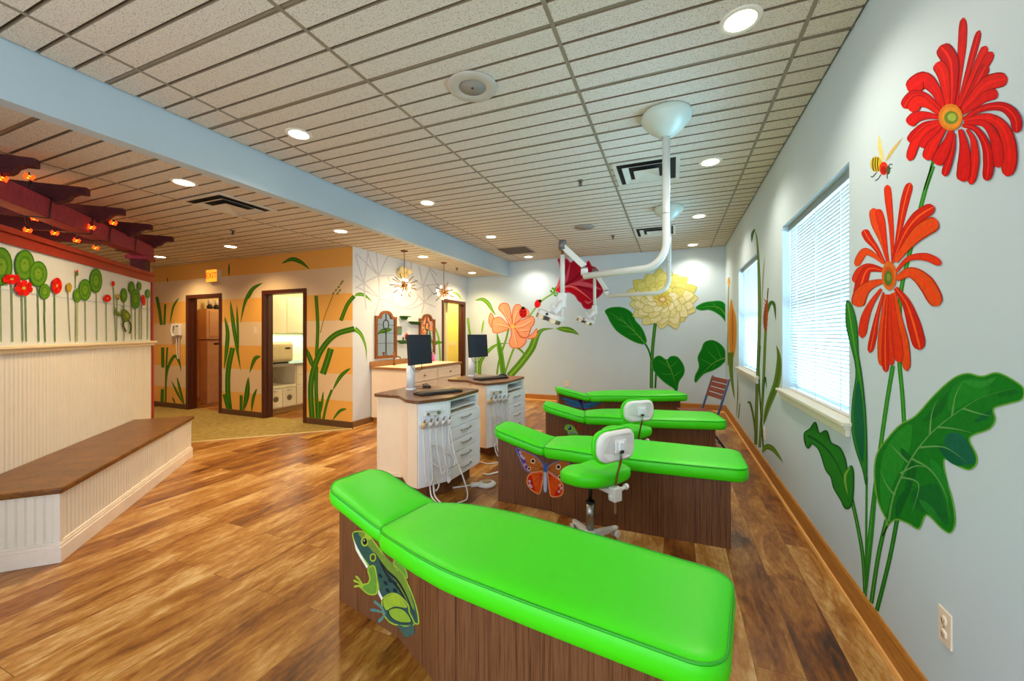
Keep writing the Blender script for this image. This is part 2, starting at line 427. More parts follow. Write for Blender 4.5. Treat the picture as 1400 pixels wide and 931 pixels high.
# baseboards
def baseboard(name, p0, p1, nrm, h=.125, m=M_BASE, shoe=True):
    p0 = Vector((*p0, 0)); p1 = Vector((*p1, 0)); n = Vector((*nrm, 0)).normalized(); b = B(m)
    prof = [(0, 0), (.0, h), (.006, h), (.012, h-.012), (.012, 0)]
    def run(prof, mm):
        b.m(mm)
        A = [b.v(p0 + n*x + Vector((0, 0, z))) for x, z in prof]; C = [b.v(p1 + n*x + Vector((0, 0, z))) for x, z in prof]
        k = len(prof)
        for i in range(k): b.f([A[i], A[(i+1) % k], C[(i+1) % k], C[i]])
        b.f(A); b.f(C[::-1])
    run(prof, m)
    if shoe: run([(.012, 0), (.012, .018), (.020, .014), (.026, 0)], mat('shoe_moulding', (222, 160, 84), .4))
    return struct(b.build(name))
baseboard('baseboard_right', (XR, YN), (XR, YB), (-1, 0), .135)
baseboard('baseboard_back', (XV, YB), (XR-.02, YB), (0, -1), .125)
baseboard('baseboard_vanity', (XV, YD), (XV, VD0-.05), (1, 0), .11, wood('vanity_base_wood', [(112, 80, 44), (130, 94, 54), (146, 108, 66)], (8, 1, 14), .45))
for a, c in ((-9.6, DA[0]-.05), (DA[1]+.05, DB[0]-.05), (DB[1]+.05, XV)):
    baseboard('baseboard_striped', (a, YD), (c, YD), (0, -1), .10, M_BASEB, False)

# door frames
def door_frame(name, x0, x1, y, h, axis='x', depth=.13):
    b = B(M_DOORF); w = .045
    def bx(a0, a1, d0, d1, z0, z1):
        if axis == 'x': b.box(a0, a1, d0, d1, z0, z1)
        else: b.box(d0, d1, a0, a1, z0, z1)
    e = y if axis == 'x' else y
    d0, d1 = (y-.015, y+depth+.015) if axis == 'x' else (y-depth-.015, y+.015)
    bx(x0-w, x0+.02, d0, d1, 0, h+w); bx(x1-.02, x1+w, d0, d1, 0, h+w); bx(x0+.02, x1-.02, d0, d1, h-.02, h+w)
    mid = (d0+d1)/2
    bx(x0+.02, x0+.035, mid-.02, mid+.02, 0, h-.02); bx(x1-.035, x1-.02, mid-.02, mid+.02, 0, h-.02)
    return struct(b.build(name, bevel=.003))
door_frame('door_1', *DA, YD, DH); door_frame('door_2', *DB, YD, DH); door_frame('door_3', VD0, VD1, XV, VDH, 'y')

# windows
def window(i, y0, y1):
    f = B(mat('window_frame_white', (214, 232, 244), .4, var=0)); X0 = XR+.10
    for a, c, z0, z1 in ((y0, y1, ZS, ZS+.05), (y0, y1, ZH-.05, ZH), (y0, y0+.045, ZS, ZH), (y1-.045, y1, ZS, ZH)): f.box(X0, X0+.05, a, c, z0, z1)
    f.box(X0+.005, X0+.045, y0+.04, y1-.04, 1.63, 1.68)
    w = struct(f.build('window_%d' % i, bevel=.002))
    B(M_GLASS).box(X0+.02, X0+.024, y0+.04, y1-.04, ZS+.04, ZH-.04).build('glass_pane', w)
    s = B(mat('sill_paint', (226, 220, 200), .35, var=.02))
    s.box(XR-.045, XR+.1, y0-.04, y1+.04, ZS-.012, ZS+.010); s.box(XR-.032, XR-.0, y0-.03, y1+.03, ZS-.03, ZS-.012); s.box(XR-.022, XR, y0-.02, y1+.02, ZS-.07, ZS-.03)
    s.build('window_sill', w, bevel=.004)
    # blind
    y0 += .012; y1 -= .012; xb = XR+.062
    t = thing('window_blind', ('white slatted blind in the near window beside the red gerbera mural' if i == 1 else 'white slatted blind in the far window behind the folding chair'), 'window blind', (xb, (y0+y1)/2, ZS))
    hl = (y1-y0)/2
    B(mat('blind_headrail', (150, 158, 156), .4)).box(-.022, .022, -hl, hl, ZH-ZS-.05, ZH-ZS-.002).build('headrail', t, bevel=.002)
    B(M_BLIND).box(-.02, .02, -hl, hl, .012, .03).build('bottom_rail', t, bevel=.003)
    b = B(M_BLIND); z = .055; pitch = .0245
    while z < ZH-ZS-.06:
        a = math.radians(-38); dx, dz = .0185*math.cos(a), .0185*math.sin(a)
        p = [(-dx, -dz), (0, .0015), (dx, dz)]
        va = [b.v((x, -hl, z+zz)) for x, zz in p]; vb = [b.v((x, hl, z+zz)) for x, zz in p]
        vc = [b.v((x, -hl, z+zz-.0012)) for x, zz in p]; vd = [b.v((x, hl, z+zz-.0012)) for x, zz in p]
        for k in range(2): b.f([va[k], va[k+1], vb[k+1], vb[k]], True); b.f([vc[k+1], vc[k], vd[k], vd[k+1]], True)
        b.f([va[0], vb[0], vd[0], vc[0]]); b.f([va[2], vc[2], vd[2], vb[2]])
        z += pitch
    b.build('slats', t, recalc=False)
    for q in (-.33, .0, .33):
        B(M_BLIND).tube([(-.02, q*2*hl, .03), (-.02, q*2*hl, ZH-ZS-.05)], .0022, 5).build('ladder_cord', t)
    B(M_WPLAS).tube([(-.03, hl-.09, ZH-ZS-.06), (-.032, hl-.1, .55)], .004, 6).build('tilt_wand', t)
    return w
window(1, *W[0]); window(2, *W[1])

# ================================================================== BEDS
BL = 1.85
def lerp(x, xs, ys):
    if x <= xs[0]: return ys[0]
    for i in range(len(xs)-1):
        if x <= xs[i+1]:
            t = (x-xs[i])/(xs[i+1]-xs[i]); return ys[i] + t*(ys[i+1]-ys[i])
    return ys[-1]
def sm(x, xs, ys):
    return sum(lerp(x + d, xs, ys) for d in (-.06, -.03, 0, .03, .06))/5
def zb(x): # underside of the cushions along the bed
    return sm(x, [0, .44, .50, .64, 1.85], [.565, .448, .448, .462, .466]) if x > .3 else lerp(x, [0, .44], [.565, .448])
def cushion(x0, x1, wf, r0, r1, thick, crown, name, parent, yc=0.):
    nt, ns = 44, 22; L = x1-x0
    # sample x densely near the ends
    ts = []
    for i in range(nt+1):
        u = i/nt; ts.append(x0 + L*(.5-.5*math.cos(PI*u)))
    def hw(x):
        w = wf(x); a = x-x0; b = x1-x
        if a < r0: w -= r0 - math.sqrt(max(0, r0*r0-(r0-a)**2))
        if b < r1: w -= r1 - math.sqrt(max(0, r1*r1-(r1-b)**2))
        return w
    b = B(M_GREEN)
    top, bot, mid = [], [], []
    def dist(x, s): return max(0, min(hw(x)*(1-abs(s)), x-x0, x1-x))
    for x in ts:
        rt, rb = [], []
        for j in range(ns+1):
            s = math.sin(PI/2*(-1+2*j/ns)); y = s*hw(x) + yc
            z = zb(x) + thick + crown*(1-math.exp(-dist(x, s)/.028))
            rt.append(b.v((x, y, z))); rb.append((x, y))
        top.append(rt)
    for i in range(nt):
        for j in range(ns): b.f([top[i][j], top[i+1][j], top[i+1][j+1], top[i][j+1]], True)
    # boundary loop
    loop = [(i, 0) for i in range(nt+1)] + [(nt, j) for j in range(1, ns+1)] + [(i, ns) for i in range(nt-1, -1, -1)] + [(0, j) for j in range(ns-1, 0, -1)]
    seam = [top[i][j].co.copy() for i, j in loop]; n = len(seam)
    cen = Vector(((x0+x1)/2, 0, 0))
    prev = [top[i][j] for i, j in loop]
    xm = (x0+x1)/2
    for (o, fz) in ((.006, .75), (.008, .45), (.003, .12), (-.01, 0.)):
        ring = []
        for k, p in enumerate(seam):
            t = seam[(k+1) % n] - seam[k-1]; nn = Vector((t.y, -t.x, 0))
            if nn.length < 1e-6: nn = Vector((p.x-xm, p.y-yc, 0))
            nn.normalize()
            base = zb(p.x)
            ring.append(b.v((p.x + nn.x*o, p.y + nn.y*o, base + thick*fz)))
        for k in range(n): b.f([prev[k], prev[(k+1) % n], ring[(k+1) % n], ring[k]], True)
        prev = ring
    # underside as strips across
    idx = {ij: k for k, ij in enumerate(loop)}
    for i in range(nt):
        b.f([prev[idx[(i, 0)]], prev[idx[(i+1, 0)]], prev[idx[(i+1, ns)]], prev[idx[(i, ns)]]])
    o = b.build(name, parent)
    p = B(M_GREENP)
    pts = []
    for k, q in enumerate(seam):
        if not pts or (q - pts[-1]).length > .008: pts.append(q + Vector((0, 0, .001)))
    p.tube(pts, .0048, 6, closed=True); p.build('piping', o)
    return o
def base_half(x): return lerp(x, [0, .49, .84, 1.85], [.115, .138, .24, .24])
def make_bed():
    t = thing('treatment_bed', '', 'treatment bed')
    xs = [.03, .12, .22, .32, .41, .49, .56, .63, .70, .77, .84, 1.0, 1.2, 1.4, 1.6, 1.765]
    b = B(M_ZEB)
    rings = []
    for s in (-1, 1):
        w_ = (lambda x: -base_half(x)) if s < 0 else (lambda x: .10)
        lo = [b.v((x, w_(x), .0)) for x in xs]; hi = [b.v((x, w_(x), zb(x)+.004)) for x in xs]
        rings.append((lo, hi))
        for i in range(len(xs)-1): b.f([lo[i], lo[i+1], hi[i+1], hi[i]])
    (l0, h0), (l1, h1) = rings
    for e in (0, -1): b.f([l0[e], l1[e], h1[e], h0[e]])
    for i in range(len(xs)-1): b.f([h0[i], h0[i+1], h1[i+1], h1[i]]); b.f([l0[i], l0[i+1], l1[i+1], l1[i]])
    b.build('base', t)
    cushion(.004, .460, lambda x: lerp(x, [0, .46], [.175, .182]), .10, .02, .066, .020, 'head_cushion', t, -.02)
    cushion(.467, 1.865, lambda x: sm(x, [.46, .54, .74, .95, 1.3, 1.86], [.165, .195, .245, .272, .268, .245]), .045, .09, .084, .020, 'body_cushion', t, -.06)
    return t
bed = make_bed()
GB = 'green vinyl treatment beds in a row'
def place(o, hx, hy, deg): o.location = (hx, hy, 0); o.rotation_euler = (0, 0, math.radians(deg))
BED = [(-1.668, 1.745, -9.2), (-1.415, 3.215, 0.), (-1.385, 4.40, 11.), (-1.62, 5.72, 24.)]
bed['label'] = 'nearest green vinyl bed, with a painted green frog on its wooden base'; bed['group'] = GB
place(bed, *BED[0])
LB = ['second green vinyl bed, with a painted orange butterfly on its wooden base', 'third green vinyl bed, with a painted gecko on its wooden base', 'farthest green vinyl bed, by the back wall, with a painted blue dragonfly']
beds = [bed] + [dup(bed, (x, y, 0), math.radians(a), LB[i], GB) for i, (x, y, a) in enumerate(BED[1:])]
def bed_plane(k):
    hx, hy, deg = BED[k]; M = Tr(hx, hy, 0) @ Rz(math.radians(deg))
    segs = [(.03, .49), (.49, .84), (.84, 1.765)]; pl = []
    for a, c in segs:
        p = M @ Vector((a, -base_half(a), 0)); q = M @ Vector((c, -base_half(c), 0)); d = (q-p).normalized(); n = Vector((d.y, -d.x, 0)); pl.append((p, q, n))
    def f(px, py):
        for i, (p, q, n) in enumerate(pl):
            r = ray(px, py); dd = (p.x*n.x + p.y*n.y)/(r.x*n.x + r.y*n.y); w = Vector((r.x*dd, r.y*dd, CAMH+r.z*dd))
            s = (w-p).dot((q-p).normalized())
            if s <= (q-p).length or i == 2: return w
    kp = pl[1][0]; u = (kp.x*RT.x + kp.y*RT.y)/(kp.x*FW.x + kp.y*FW.y)
    return f, (pl[0][2]+pl[1][2]).normalized(), M, CX + FPX*u
def bed_art(k, name, label, draw):
    f, n, M, kx = bed_plane(k); Mi = M.inverted()
    a = Art(lambda x, y: Mi @ f(x, y), Mi.to_3x3() @ n); a.split = kx; draw(a); return a.done(name, beds[k], label)

def frog(a):
    a.zoom(440, 620, 2.993)
    G, D, Y, K = (104, 150, 52), (54, 84, 74), (158, 184, 52), (36, 40, 34)
    a.poly([(300, 430), (312, 425), (330, 450), (345, 480), (350, 510), (320, 490), (295, 455)], G, ((150, 170, 70), 4))
    a.poly([(128, 325), (150, 318), (175, 322), (205, 350), (235, 390), (270, 435), (320, 480), (350, 530), (375, 590), (390, 640), (397, 690), (385, 695), (350, 660), (300, 600), (250, 590), (235, 565), (228, 520), (205, 480), (190, 455), (165, 420), (145, 385), (130, 350)], D, (Y, 5))
    a.poly([(150, 322), (178, 326), (205, 352), (240, 400), (290, 450), (335, 500), (365, 580), (380, 640), (350, 600), (300, 520), (250, 450), (200, 390), (165, 350)], (112, 138, 50))
    a.stroke([(215, 400), (260, 470), (310, 520), (350, 590), (385, 680)], 9, K, 'leaf'); a.stroke([(235, 440), (270, 500), (320, 560), (365, 650)], 10, K, 'leaf')
    for p in ((240, 500), (262, 530), (280, 520), (300, 560), (270, 560), (325, 600), (300, 530)): a.ell(p[0], p[1], 11, 7, (30, 44, 52), .8)
    a.poly([(130, 350), (150, 392), (170, 428), (190, 462), (185, 470), (160, 430), (140, 395)], (230, 236, 220), smooth=False)
    a.poly([(232, 555), (250, 590), (245, 600), (232, 575)], (236, 226, 230), smooth=False)
    a.ell(192, 335, 16, 18, Y); a.ell(176, 360, 15, 20, Y); a.ell(177, 360, 10, 14, (60, 72, 40)); a.ell(178, 361, 6, 9, (16, 18, 16)); a.ell(175, 356, 2, 3, (230, 236, 220))
    a.ell(210, 425, 13, 17, Y); a.ell(210, 425, 9, 12, (70, 70, 40))
    a.poly([(195, 465), (215, 460), (225, 500), (228, 550), (225, 572), (205, 577), (185, 570), (160, 548), (150, 540), (170, 535), (190, 530), (198, 510), (190, 480)], G, (Y, 5))
    for t in ((130, 518), (140, 500), (132, 545), (160, 552)): a.stroke([(172, 540), ((172+t[0])/2, (540+t[1])/2-2), t], 9, Y, 'petal')
    a.poly([(248, 600), (270, 578), (300, 572), (330, 590), (355, 620), (360, 650), (375, 680), (378, 700), (340, 705), (290, 695), (262, 670), (250, 640)], D, (Y, 5))
    a.poly([(252, 602), (275, 580), (305, 576), (335, 600), (350, 630), (300, 625), (265, 640)], (150, 176, 48)); a.poly([(275, 640), (310, 630), (345, 645), (368, 688), (320, 690), (285, 670)], (140, 172, 52), ((40, 56, 60), 5))
    a.poly([(305, 698), (345, 708), (375, 700), (380, 735), (360, 745), (340, 752), (330, 730)], (66, 92, 84))
    for t in ((198, 638), (215, 602), (232, 690)): a.stroke([(262, 655), ((262+t[0])/2+4, (650+t[1])/2), t], 13, (92, 126, 120), 'petal')
bed_art(0, 'painted_frog', 'green and blue-grey spotted frog climbing', frog)
def butterfly(a):
    a.zoom(660, 560, 4.655)
    E = (118, 122, 178)
    a.poly([(212, 248), (240, 252), (290, 275), (340, 300), (375, 340), (390, 375), (385, 400), (340, 398), (290, 395), (262, 370), (235, 310)], (184, 104, 44), (E, 6))
    a.poly([(215, 252), (232, 256), (262, 300), (280, 350), (292, 388), (268, 365), (240, 305)], (80, 66, 150))
    a.poly([(415, 365), (450, 340), (500, 322), (545, 318), (548, 360), (540, 400), (510, 450), (485, 445), (450, 410), (415, 395)], (178, 100, 44), (E, 6))
    a.poly([(520, 380), (542, 370), (536, 405), (512, 445), (495, 440)], (96, 76, 150))
    a.poly([(385, 400), (340, 398), (305, 405), (285, 430), (283, 470), (300, 500), (330, 525), (362, 533), (378, 470)], (214, 82, 24), ((232, 150, 96), 6))
    a.poly([(415, 395), (450, 420), (490, 450), (510, 480), (510, 530), (490, 550), (450, 555), (430, 540), (420, 470)], (214, 82, 24), ((232, 150, 96), 6))
    a.poly([(290, 440), (310, 420), (320, 470), (335, 515), (300, 495)], (190, 36, 20)); a.poly([(505, 480), (490, 540), (455, 545), (480, 500)], (190, 36, 20))
    for x, y, r in ((320, 327, 15), (295, 376, 11), (482, 364, 16), (492, 430, 13)): a.ell(x, y, r, r*1.1, (236, 206, 176)); a.ell(x, y, r*.65, r*.7, (24, 16, 20))
    for x, y in ((238, 272), (245, 290), (262, 310), (252, 300), (268, 350), (500, 395), (510, 412), (298, 455), (300, 478), (310, 490), (492, 480), (500, 500), (486, 520)): a.ell(x, y, 7, 8, (228, 216, 236)); a.ell(x, y, 3.5, 4, (60, 30, 70))
    for t in ((262, 330), (300, 300), (300, 385)): a.stroke([(385, 380), t], 4, (120, 66, 30), 'taper')
    for t in ((470, 345), (530, 345), (500, 420)): a.stroke([(415, 380), t], 4, (120, 66, 30), 'taper')
    for t in ((300, 430), (310, 480), (345, 520)): a.stroke([(375, 410), t], 3, (150, 40, 20), 'taper')
    for t in ((495, 470), (490, 520), (450, 540)): a.stroke([(420, 410), t], 3, (150, 40, 20), 'taper')
    a.stroke([(394, 355), (379, 285)], 4, (110, 100, 130)); a.stroke([(402, 350), (418, 295)], 4, (110, 100, 130))
    a.ell(398, 372, 12, 32, (52, 92, 168)); a.poly([(390, 400), (398, 396), (408, 402), (410, 460), (408, 515), (400, 527), (390, 515), (386, 450)], (176, 184, 214), ((120, 124, 160), 3))
bed_art(1, 'painted_butterfly', 'orange butterfly with violet wing tips and a blue body', butterfly)
def gecko(a):
    a.zoom(740, 500, 4.667)
    for p in ([(195, 380), (185, 355)], [(215, 375), (222, 345)], [(225, 395), (245, 370)], [(235, 410), (268, 395)], [(215, 380), (200, 345)], [(228, 405), (235, 375)]): a.stroke(p, 7, (178, 34, 28), 'petal')
    a.poly([(148, 392), (160, 376), (185, 374), (208, 388), (222, 410), (235, 440), (175, 440), (165, 415), (150, 408)], (128, 178, 62), ((84, 130, 60), 4)); a.ell(181, 398, 11, 12, (26, 34, 92)); a.ell(178, 394, 3, 4, (220, 226, 240))
    a.poly([(178, 420), (215, 420), (230, 440), (180, 440)], (130, 156, 150))
    a.poly([(175, 438), (236, 438), (252, 480), (262, 560), (250, 640), (215, 660), (200, 600), (190, 500)], (112, 166, 58), ((84, 130, 60), 4))
bed_art(2, 'painted_gecko', 'green gecko with red toes', gecko)
def dragonfly(a):
    a.zoom(740, 500, 4.667)
    a.poly([(125, 205), (150, 206), (200, 218), (240, 232), (250, 250), (210, 240), (150, 222)], (54, 120, 170), ((30, 60, 120), 3))
    a.poly([(385, 216), (360, 220), (310, 232), (265, 245), (262, 262), (320, 258), (375, 238)], (54, 120, 170), ((30, 60, 120), 3))
    a.poly([(150, 232), (200, 240), (250, 252), (245, 268), (190, 258)], (48, 104, 160)); a.poly([(350, 250), (270, 256), (262, 272), (320, 268)], (48, 104, 160))
    a.ell(250, 226, 12, 12, (24, 30, 110)); a.stroke([(255, 235), (272, 290), (280, 330)], 14, (34, 54, 140), 'taper')
bed_art(3, 'painted_dragonfly', 'blue dragonfly with spread wings', dragonfly)

# ================================================================== STOOLS
def make_stool():
    t = thing('dental_stool', '', 'stool')
    # five-star base
    b = B(M_WPLAS); b.lathe([(.0, .05), (.04, .05), (.045, .075), (.04, .11), (.03, .12), (0, .12)], seg=20); hub = b.build('hub', t)
    for k in range(5):
        a = 2*PI*k/5 + .35; d = Vector((math.cos(a), math.sin(a), 0))
        lg = B(M_WPLAS); M = Rz(a)
        sec = [(.03, .026, .060, .100), (.15, .022, .058, .088), (.25, .017, .055, .076), (.265, .010, .060, .072)]
        rings = []
        for x, w, z0, z1 in sec: rings.append([lg.v(M @ Vector(p)) for p in ((x, -w, z0), (x, w, z0), (x, w*.8, z1), (x, -w*.8, z1))])
        for i in range(3):
            for q in range(4): lg.f([rings[i][q], rings[i][(q+1) % 4], rings[i+1][(q+1) % 4], rings[i+1][q]])
        lg.f(rings[0]); lg.f(rings[-1]); lo = lg.build('base_leg', t, bevel=.004)
        c = B(M_WPLAS); p = d*.243; side = Vector((-d.y, d.x, 0))
        for s in (-1, 1): c.cyl(p + side*s*.008 + Vector((0, 0, .027)), p + side*s*.028 + Vector((0, 0, .027)), .026, .024, 14)
        c.cyl(p + Vector((0, 0, .04)), p + Vector((0, 0, .062)), .007)
        c.build('caster', lo)
    B(M_STEEL).cyl((0, 0, .10), (0, 0, .30), .026, .026, 20).build('gas_column', t)
    c = B(M_BLACK); c.cyl((0, 0, .30), (0, 0, .445), .014); c.cyl((0, 0, .298), (0, 0, .31), .031); c.build('column_rod', t)
    # mechanism plate, toward +x is the back
    m = B(M_WPLAS); m.box(-.11, .13, -.03, .03, .435, .455); m.box(.08, .215, -.026, .026, .425, .455); m.build('seat_plate', t, bevel=.006)
    k = B(M_WPLAS); k.box(.195, .25, -.032, .032, .39, .475); k.cyl((.222, .03, .445), (.222, .085, .455), .012); k.cyl((.222, .085, .455), (.222, .11, .46), .02, .017); k.cyl((.215, -.032, .42), (.215, -.042, .42), .014, .014); k.build('back_bracket', t, bevel=.006)
    B(M_CHROME).tube(spline([(.225, 0, .31), (.225, 0, .46), (.24, 0, .56), (.268, 0, .65), (.268, 0, .715)], 6), .0085, 10).build('back_rod', t)
    # seat: contoured saddle with dropped front lobes
    s = B(M_GREEN); nu, nv = 40, 26
    def surf(u, v):   # u angle around, v radial 0..1
        ca, sa = math.cos(u), math.sin(u)
        w = .205*(1 + .10*abs(sa)**1.5) ; rx = .205*(1 - .16*math.exp(-(min(u, 2*PI-u)/.42)**2))
        r = abs(ca/rx)**2.5 + abs(sa/w)**2.5; r = r**(-1/2.5)
        x = r*v*ca; y = r*v*sa
        dz = -.035*(v**3)*max(0, -ca) + .030*max(0, ca)*v**2 - .018*math.exp(-(y/.07)**2)*(1-v*.3)
        return x, y, dz
    rows = []
    for i in range(nv+1):
        q = i/nv
        if q < .5: v = math.sin(q*2*PI/2); top = True
        else: v = math.sin((1-q)*2*PI/2); top = False
        h = math.cos(q*PI); h = math.copysign(abs(h)**.5, h)
        row = []
        for k2 in range(nu):
            x, y, dz = surf(2*PI*k2/nu, max(v, .002)); x += .045
            row.append(s.v((x, y, .506 + h*.060 + dz)))
        rows.append(row)
    for i in range(nv):
        for k2 in range(nu): s.f([rows[i][k2], rows[i][(k2+1) % nu], rows[i+1][(k2+1) % nu], rows[i+1][k2]], True)
    s.f(rows[0]); s.f(rows[-1]); s.build('seat', t)
    # backrest: pad (green, front face -x) with white shell behind
    def rr(w, h, r, n=6):
        out = []
        for cx, cy, a0 in ((w-r, h-r, 0), (-w+r, h-r, PI/2), (-w+r, -h+r, PI), (w-r, -h+r, 3*PI/2)):
            for i in range(n+1): a = a0+PI/2*i/n; out.append((cx+r*math.cos(a), cy+r*math.sin(a)))
        return out
    def pad(mb, layers, curve=.5):
        prev = None; n = None
        for (x, w, h, r) in layers:
            ring = [mb.v((x - .9*p[0]**2, p[0], .735+p[1])) for p in rr(w, h, r)]
            if prev:
                for i in range(len(ring)): mb.f([prev[i], prev[(i+1) % len(ring)], ring[(i+1) % len(ring)], ring[i]], True)
            else: mb.f(ring)
            prev = ring
        mb.f(prev)
    g = B(M_GREEN); pad(g, [(.185, .10, .055, .05), (.190, .125, .080, .06), (.205, .162, .100, .08), (.225, .170, .106, .08), (.238, .168, .103, .08)]); g.build('backrest_pad', t)
    w = B(M_WPLAS); pad(w, [(.236, .157, .094, .075), (.250, .158, .095, .075), (.262, .150, .088, .07), (.268, .132, .074, .06)]); sh = w.build('backrest_shell', t)
    c = B(M_WHITE); c.box(.262, .274, -.045, .045, .70, .775); c.box(.270, .282, -.022, .022, .715, .765); c.build('shell_cover', sh, bevel=.004)
    B(M_SOCK).box(.262, .284, -.012, .012, .697, .713).build('rod_socket', sh)
    return t
stool = make_stool(); GS = 'green and white dental stools beside the beds'
stool.location = (-.515, 2.655, 0); stool.rotation_euler = (0, 0, math.radians(-36))
stool['label'] = 'green and white wheeled stool beside the butterfly bed'; stool['group'] = GS
dup(stool, (-.44, 3.90, 0), math.radians(-48), 'green and white wheeled stool between the second and third beds, base hidden', GS)

# ================================================================== DELIVERY CABINETS
def rounded_poly(pts, r, n=4):
    out = []; N = len(pts)
    for i, p in enumerate(pts):
        p = Vector(p); a = (Vector(pts[i-1])-p); c = (Vector(pts[(i+1) % N])-p); rr_ = min(r, a.length*.45, c.length*.45)
        a.normalize(); c.normalize(); s, e = p+a*rr_, p+c*rr_
        for k in range(n+1):
            t = k/n; out.append(tuple((1-t)**2*s + 2*t*(1-t)*p + t*t*e))
    return out
def make_cabinet():
    """local origin: floor under the corner beneath the handpieces at world (-2.2,3.2)"""
    t = thing('delivery_cabinet', '', 'dental delivery cabinet')
    O = Vector((-2.2, 3.2))
    top = [(-2.575, 2.915), (-2.29, 2.925), (-2.09, 2.765), (-1.955, 2.73), (-1.80, 3.0), (-1.80, 3.585), (-2.575, 3.585)]
    body = [(-2.55, 2.955), (-2.27, 2.955), (-2.095, 2.80), (-1.975, 2.775), (-1.845, 3.01), (-1.83, 3.56), (-2.55, 3.56)]
    L = lambda pts: [(p[0]-O.x, p[1]-O.y) for p in pts]
    b = B(M_CREAM); bl = L(body)
    n = len(bl)
    nb = bl[:4] + [(bl[4][0]-.01, bl[4][1]+.04), (bl[4][0]-.35, bl[4][1]+.04), (bl[4][0]-.35, bl[5][1]-.03), (bl[5][0], bl[5][1]-.03)] + bl[5:]
    b.m(M_CREAM).prism(bl, .13, .712); b.m(mat('shelf_white', (214, 222, 228), .4, var=0)).prism(nb, .712, .828); b.m(M_CREAM).prism(bl, .828, .845); bo = b.build('body', t, bevel=.004)
    # toe kick
    kick = [(-2.49, 3.02), (-2.2, 3.03), (-1.99, 2.93), (-1.88, 3.07), (-1.875, 3.5), (-2.49, 3.5)]
    B(wood('kick_wood', [(84, 46, 22), (108, 64, 34), (120, 76, 44)], (2, 2, 14), .5)).prism(L(kick), 0, .135).build('toe_kick', t)
    # countertop
    B(M_CTOP).prism(rounded_poly(L(top), .05), .845, .872).build('countertop', t, bevel=.004)
    def face(p, q, out=.0):   # frame: x along, y outwards(normal), z up
        p = Vector((*p, 0)); q = Vector((*q, 0)); d = (q-p).normalized(); nn = Vector((d.y, -d.x, 0))
        M = Matrix(((d.x, nn.x, 0, p.x), (d.y, nn.y, 0, p.y), (0, 0, 1, 0), (0, 0, 0, 1))); return M, (q-p).length
    # skirt mouldings on the cream sides
    M1, l1 = face(bl[0], bl[1])
    s = B(M_CREAM); s.box(0, l1, 0, .012, .13, .16, M1); s.box(.0, l1, 0, .003, .16, .845, M1); s.box(.0, .02, 0, .006, .16, .84, M1); s.box(l1-.02, l1, 0, .006, .16, .84, M1); s.build('side_panel', t, bevel=.003)
    M2, l2 = face(bl[1], bl[2])
    s = B(M_CREAM); s.box(.02, l2-.01, .0, .008, .15, .835, M2); s.build('corner_panel', t, bevel=.003)
    M25, l25 = face(bl[2], bl[3]); s = B(M_CREAM); s.box(.004, l25, .0, .008, .14, .838, M25); s.box(.0, .004, .0, .001, .14, .838, M25); s.build('corner_panel', t, bevel=.002)
    # white service face
    M3, l3 = face(bl[3], bl[4])
    s = B(M_CABW); s.box(.0, l3, 0, .014, .135, .84, M3); sf = s.build('service_panel', t, bevel=.003)
    # drawer stack
    M4, l4 = face(bl[4], bl[5])
    s = B(M_CABW); s.box(.0, .04, 0, .02, .135, .84, M4); s.box(l4-.03, l4, 0, .02, .135, .84, M4); s.box(.04, l4-.03, 0, .02, .825, .84, M4); s.box(.04, l4-.03, 0, .02, .70, .715, M4); s.box(.04, l4-.03, -.28, .005, .745, .755, M4); s.build('pull_out_shelf', t)
    zs = [.135, .245, .36, .475, .59, .70]
    for i in range(5):
        d = B(M_CABW); d.box(.006, l4+.012, .02, .036, zs[i]+.003, zs[i+1]-.003, M4); dr = d.build('drawer', t, bevel=.004)
        zc = (zs[i]+zs[i+1])/2 + .015; h = B(M_STEEL)
        h.tube([M4 @ Vector(p) for p in spline([(.19, .036, zc), (.20, .056, zc), (.275, .064, zc), (.35, .056, zc), (.36, .036, zc)], 4)], .006, 6); h.build('handle', dr)
    # handpiece rack on the service face
    r = B(M_WPLAS); r.box(.05, .19, .014, .05, .735, .775, M3)
    r.m(M_STEEL); r.cyl(M3 @ Vector((.07, .05, .755)), M3 @ Vector((.07, .062, .755)), .012); r.cyl(M3 @ Vector((.165, .05, .758)), M3 @ Vector((.165, .062, .758)), .016); r.box(.09, .15, .05, .054, .765, .77, M3); ra = r.build('control_block', t, bevel=.004)
    r = B(M_WPLAS); r.box(.01, l3+.01, .014, .034, .655, .675, M3); r.cyl(M3 @ Vector((.13, .03, .67)), M3 @ Vector((.13, .03, .74)), .008); rk = r.build('handpiece_rack', t, bevel=.003)
    for i in range(5):
        x = .03 + i*(l3-.03)/4
        c = B(M_WPLAS if i else mat('beige_holder', (214, 190, 140), .4)); c.tube([M3 @ Vector(p) for p in ((x, .04, .64), (x, .062, .69))], [.016, .019], 12)
        c.m(M_STEEL).tube([M3 @ Vector(p) for p in ((x, .062, .69), (x, .075, .715), (x, .095, .722))], [.008, .006, .004], 8)
        hp = c.build('handpiece', t)
        lo = [.16, .10, .22, .14, .28][i]; z0 = .64; xe = .03 + .03*i
        drop = [(x, .042, z0), (x+.01, .05, z0-.2), (x+.02+.01*i, .05, lo+.06), (x+.05, .055, lo), (x+.085-.005*i, .05, lo+.05), (.12, .03, lo+.13+.02*i), (.13, .012, .30)]
        h = B(M_HOSE); h.tube([M3 @ Vector(p) for p in spline(drop, 7)], .0065, 7); h.build('hose', t)
    h = B(M_HOSE); h.tube([M3 @ Vector(p) for p in spline([(l3+.01, .045, .65), (l3+.04, .07, .40), (l3+.10, .12, .18), (l3+.12, .16, .03), (l3+.02, .20, .008), (-.04, .16, .008), (-.10, .05, .008)], 8)], .0065, 7); h.build('hose', t)
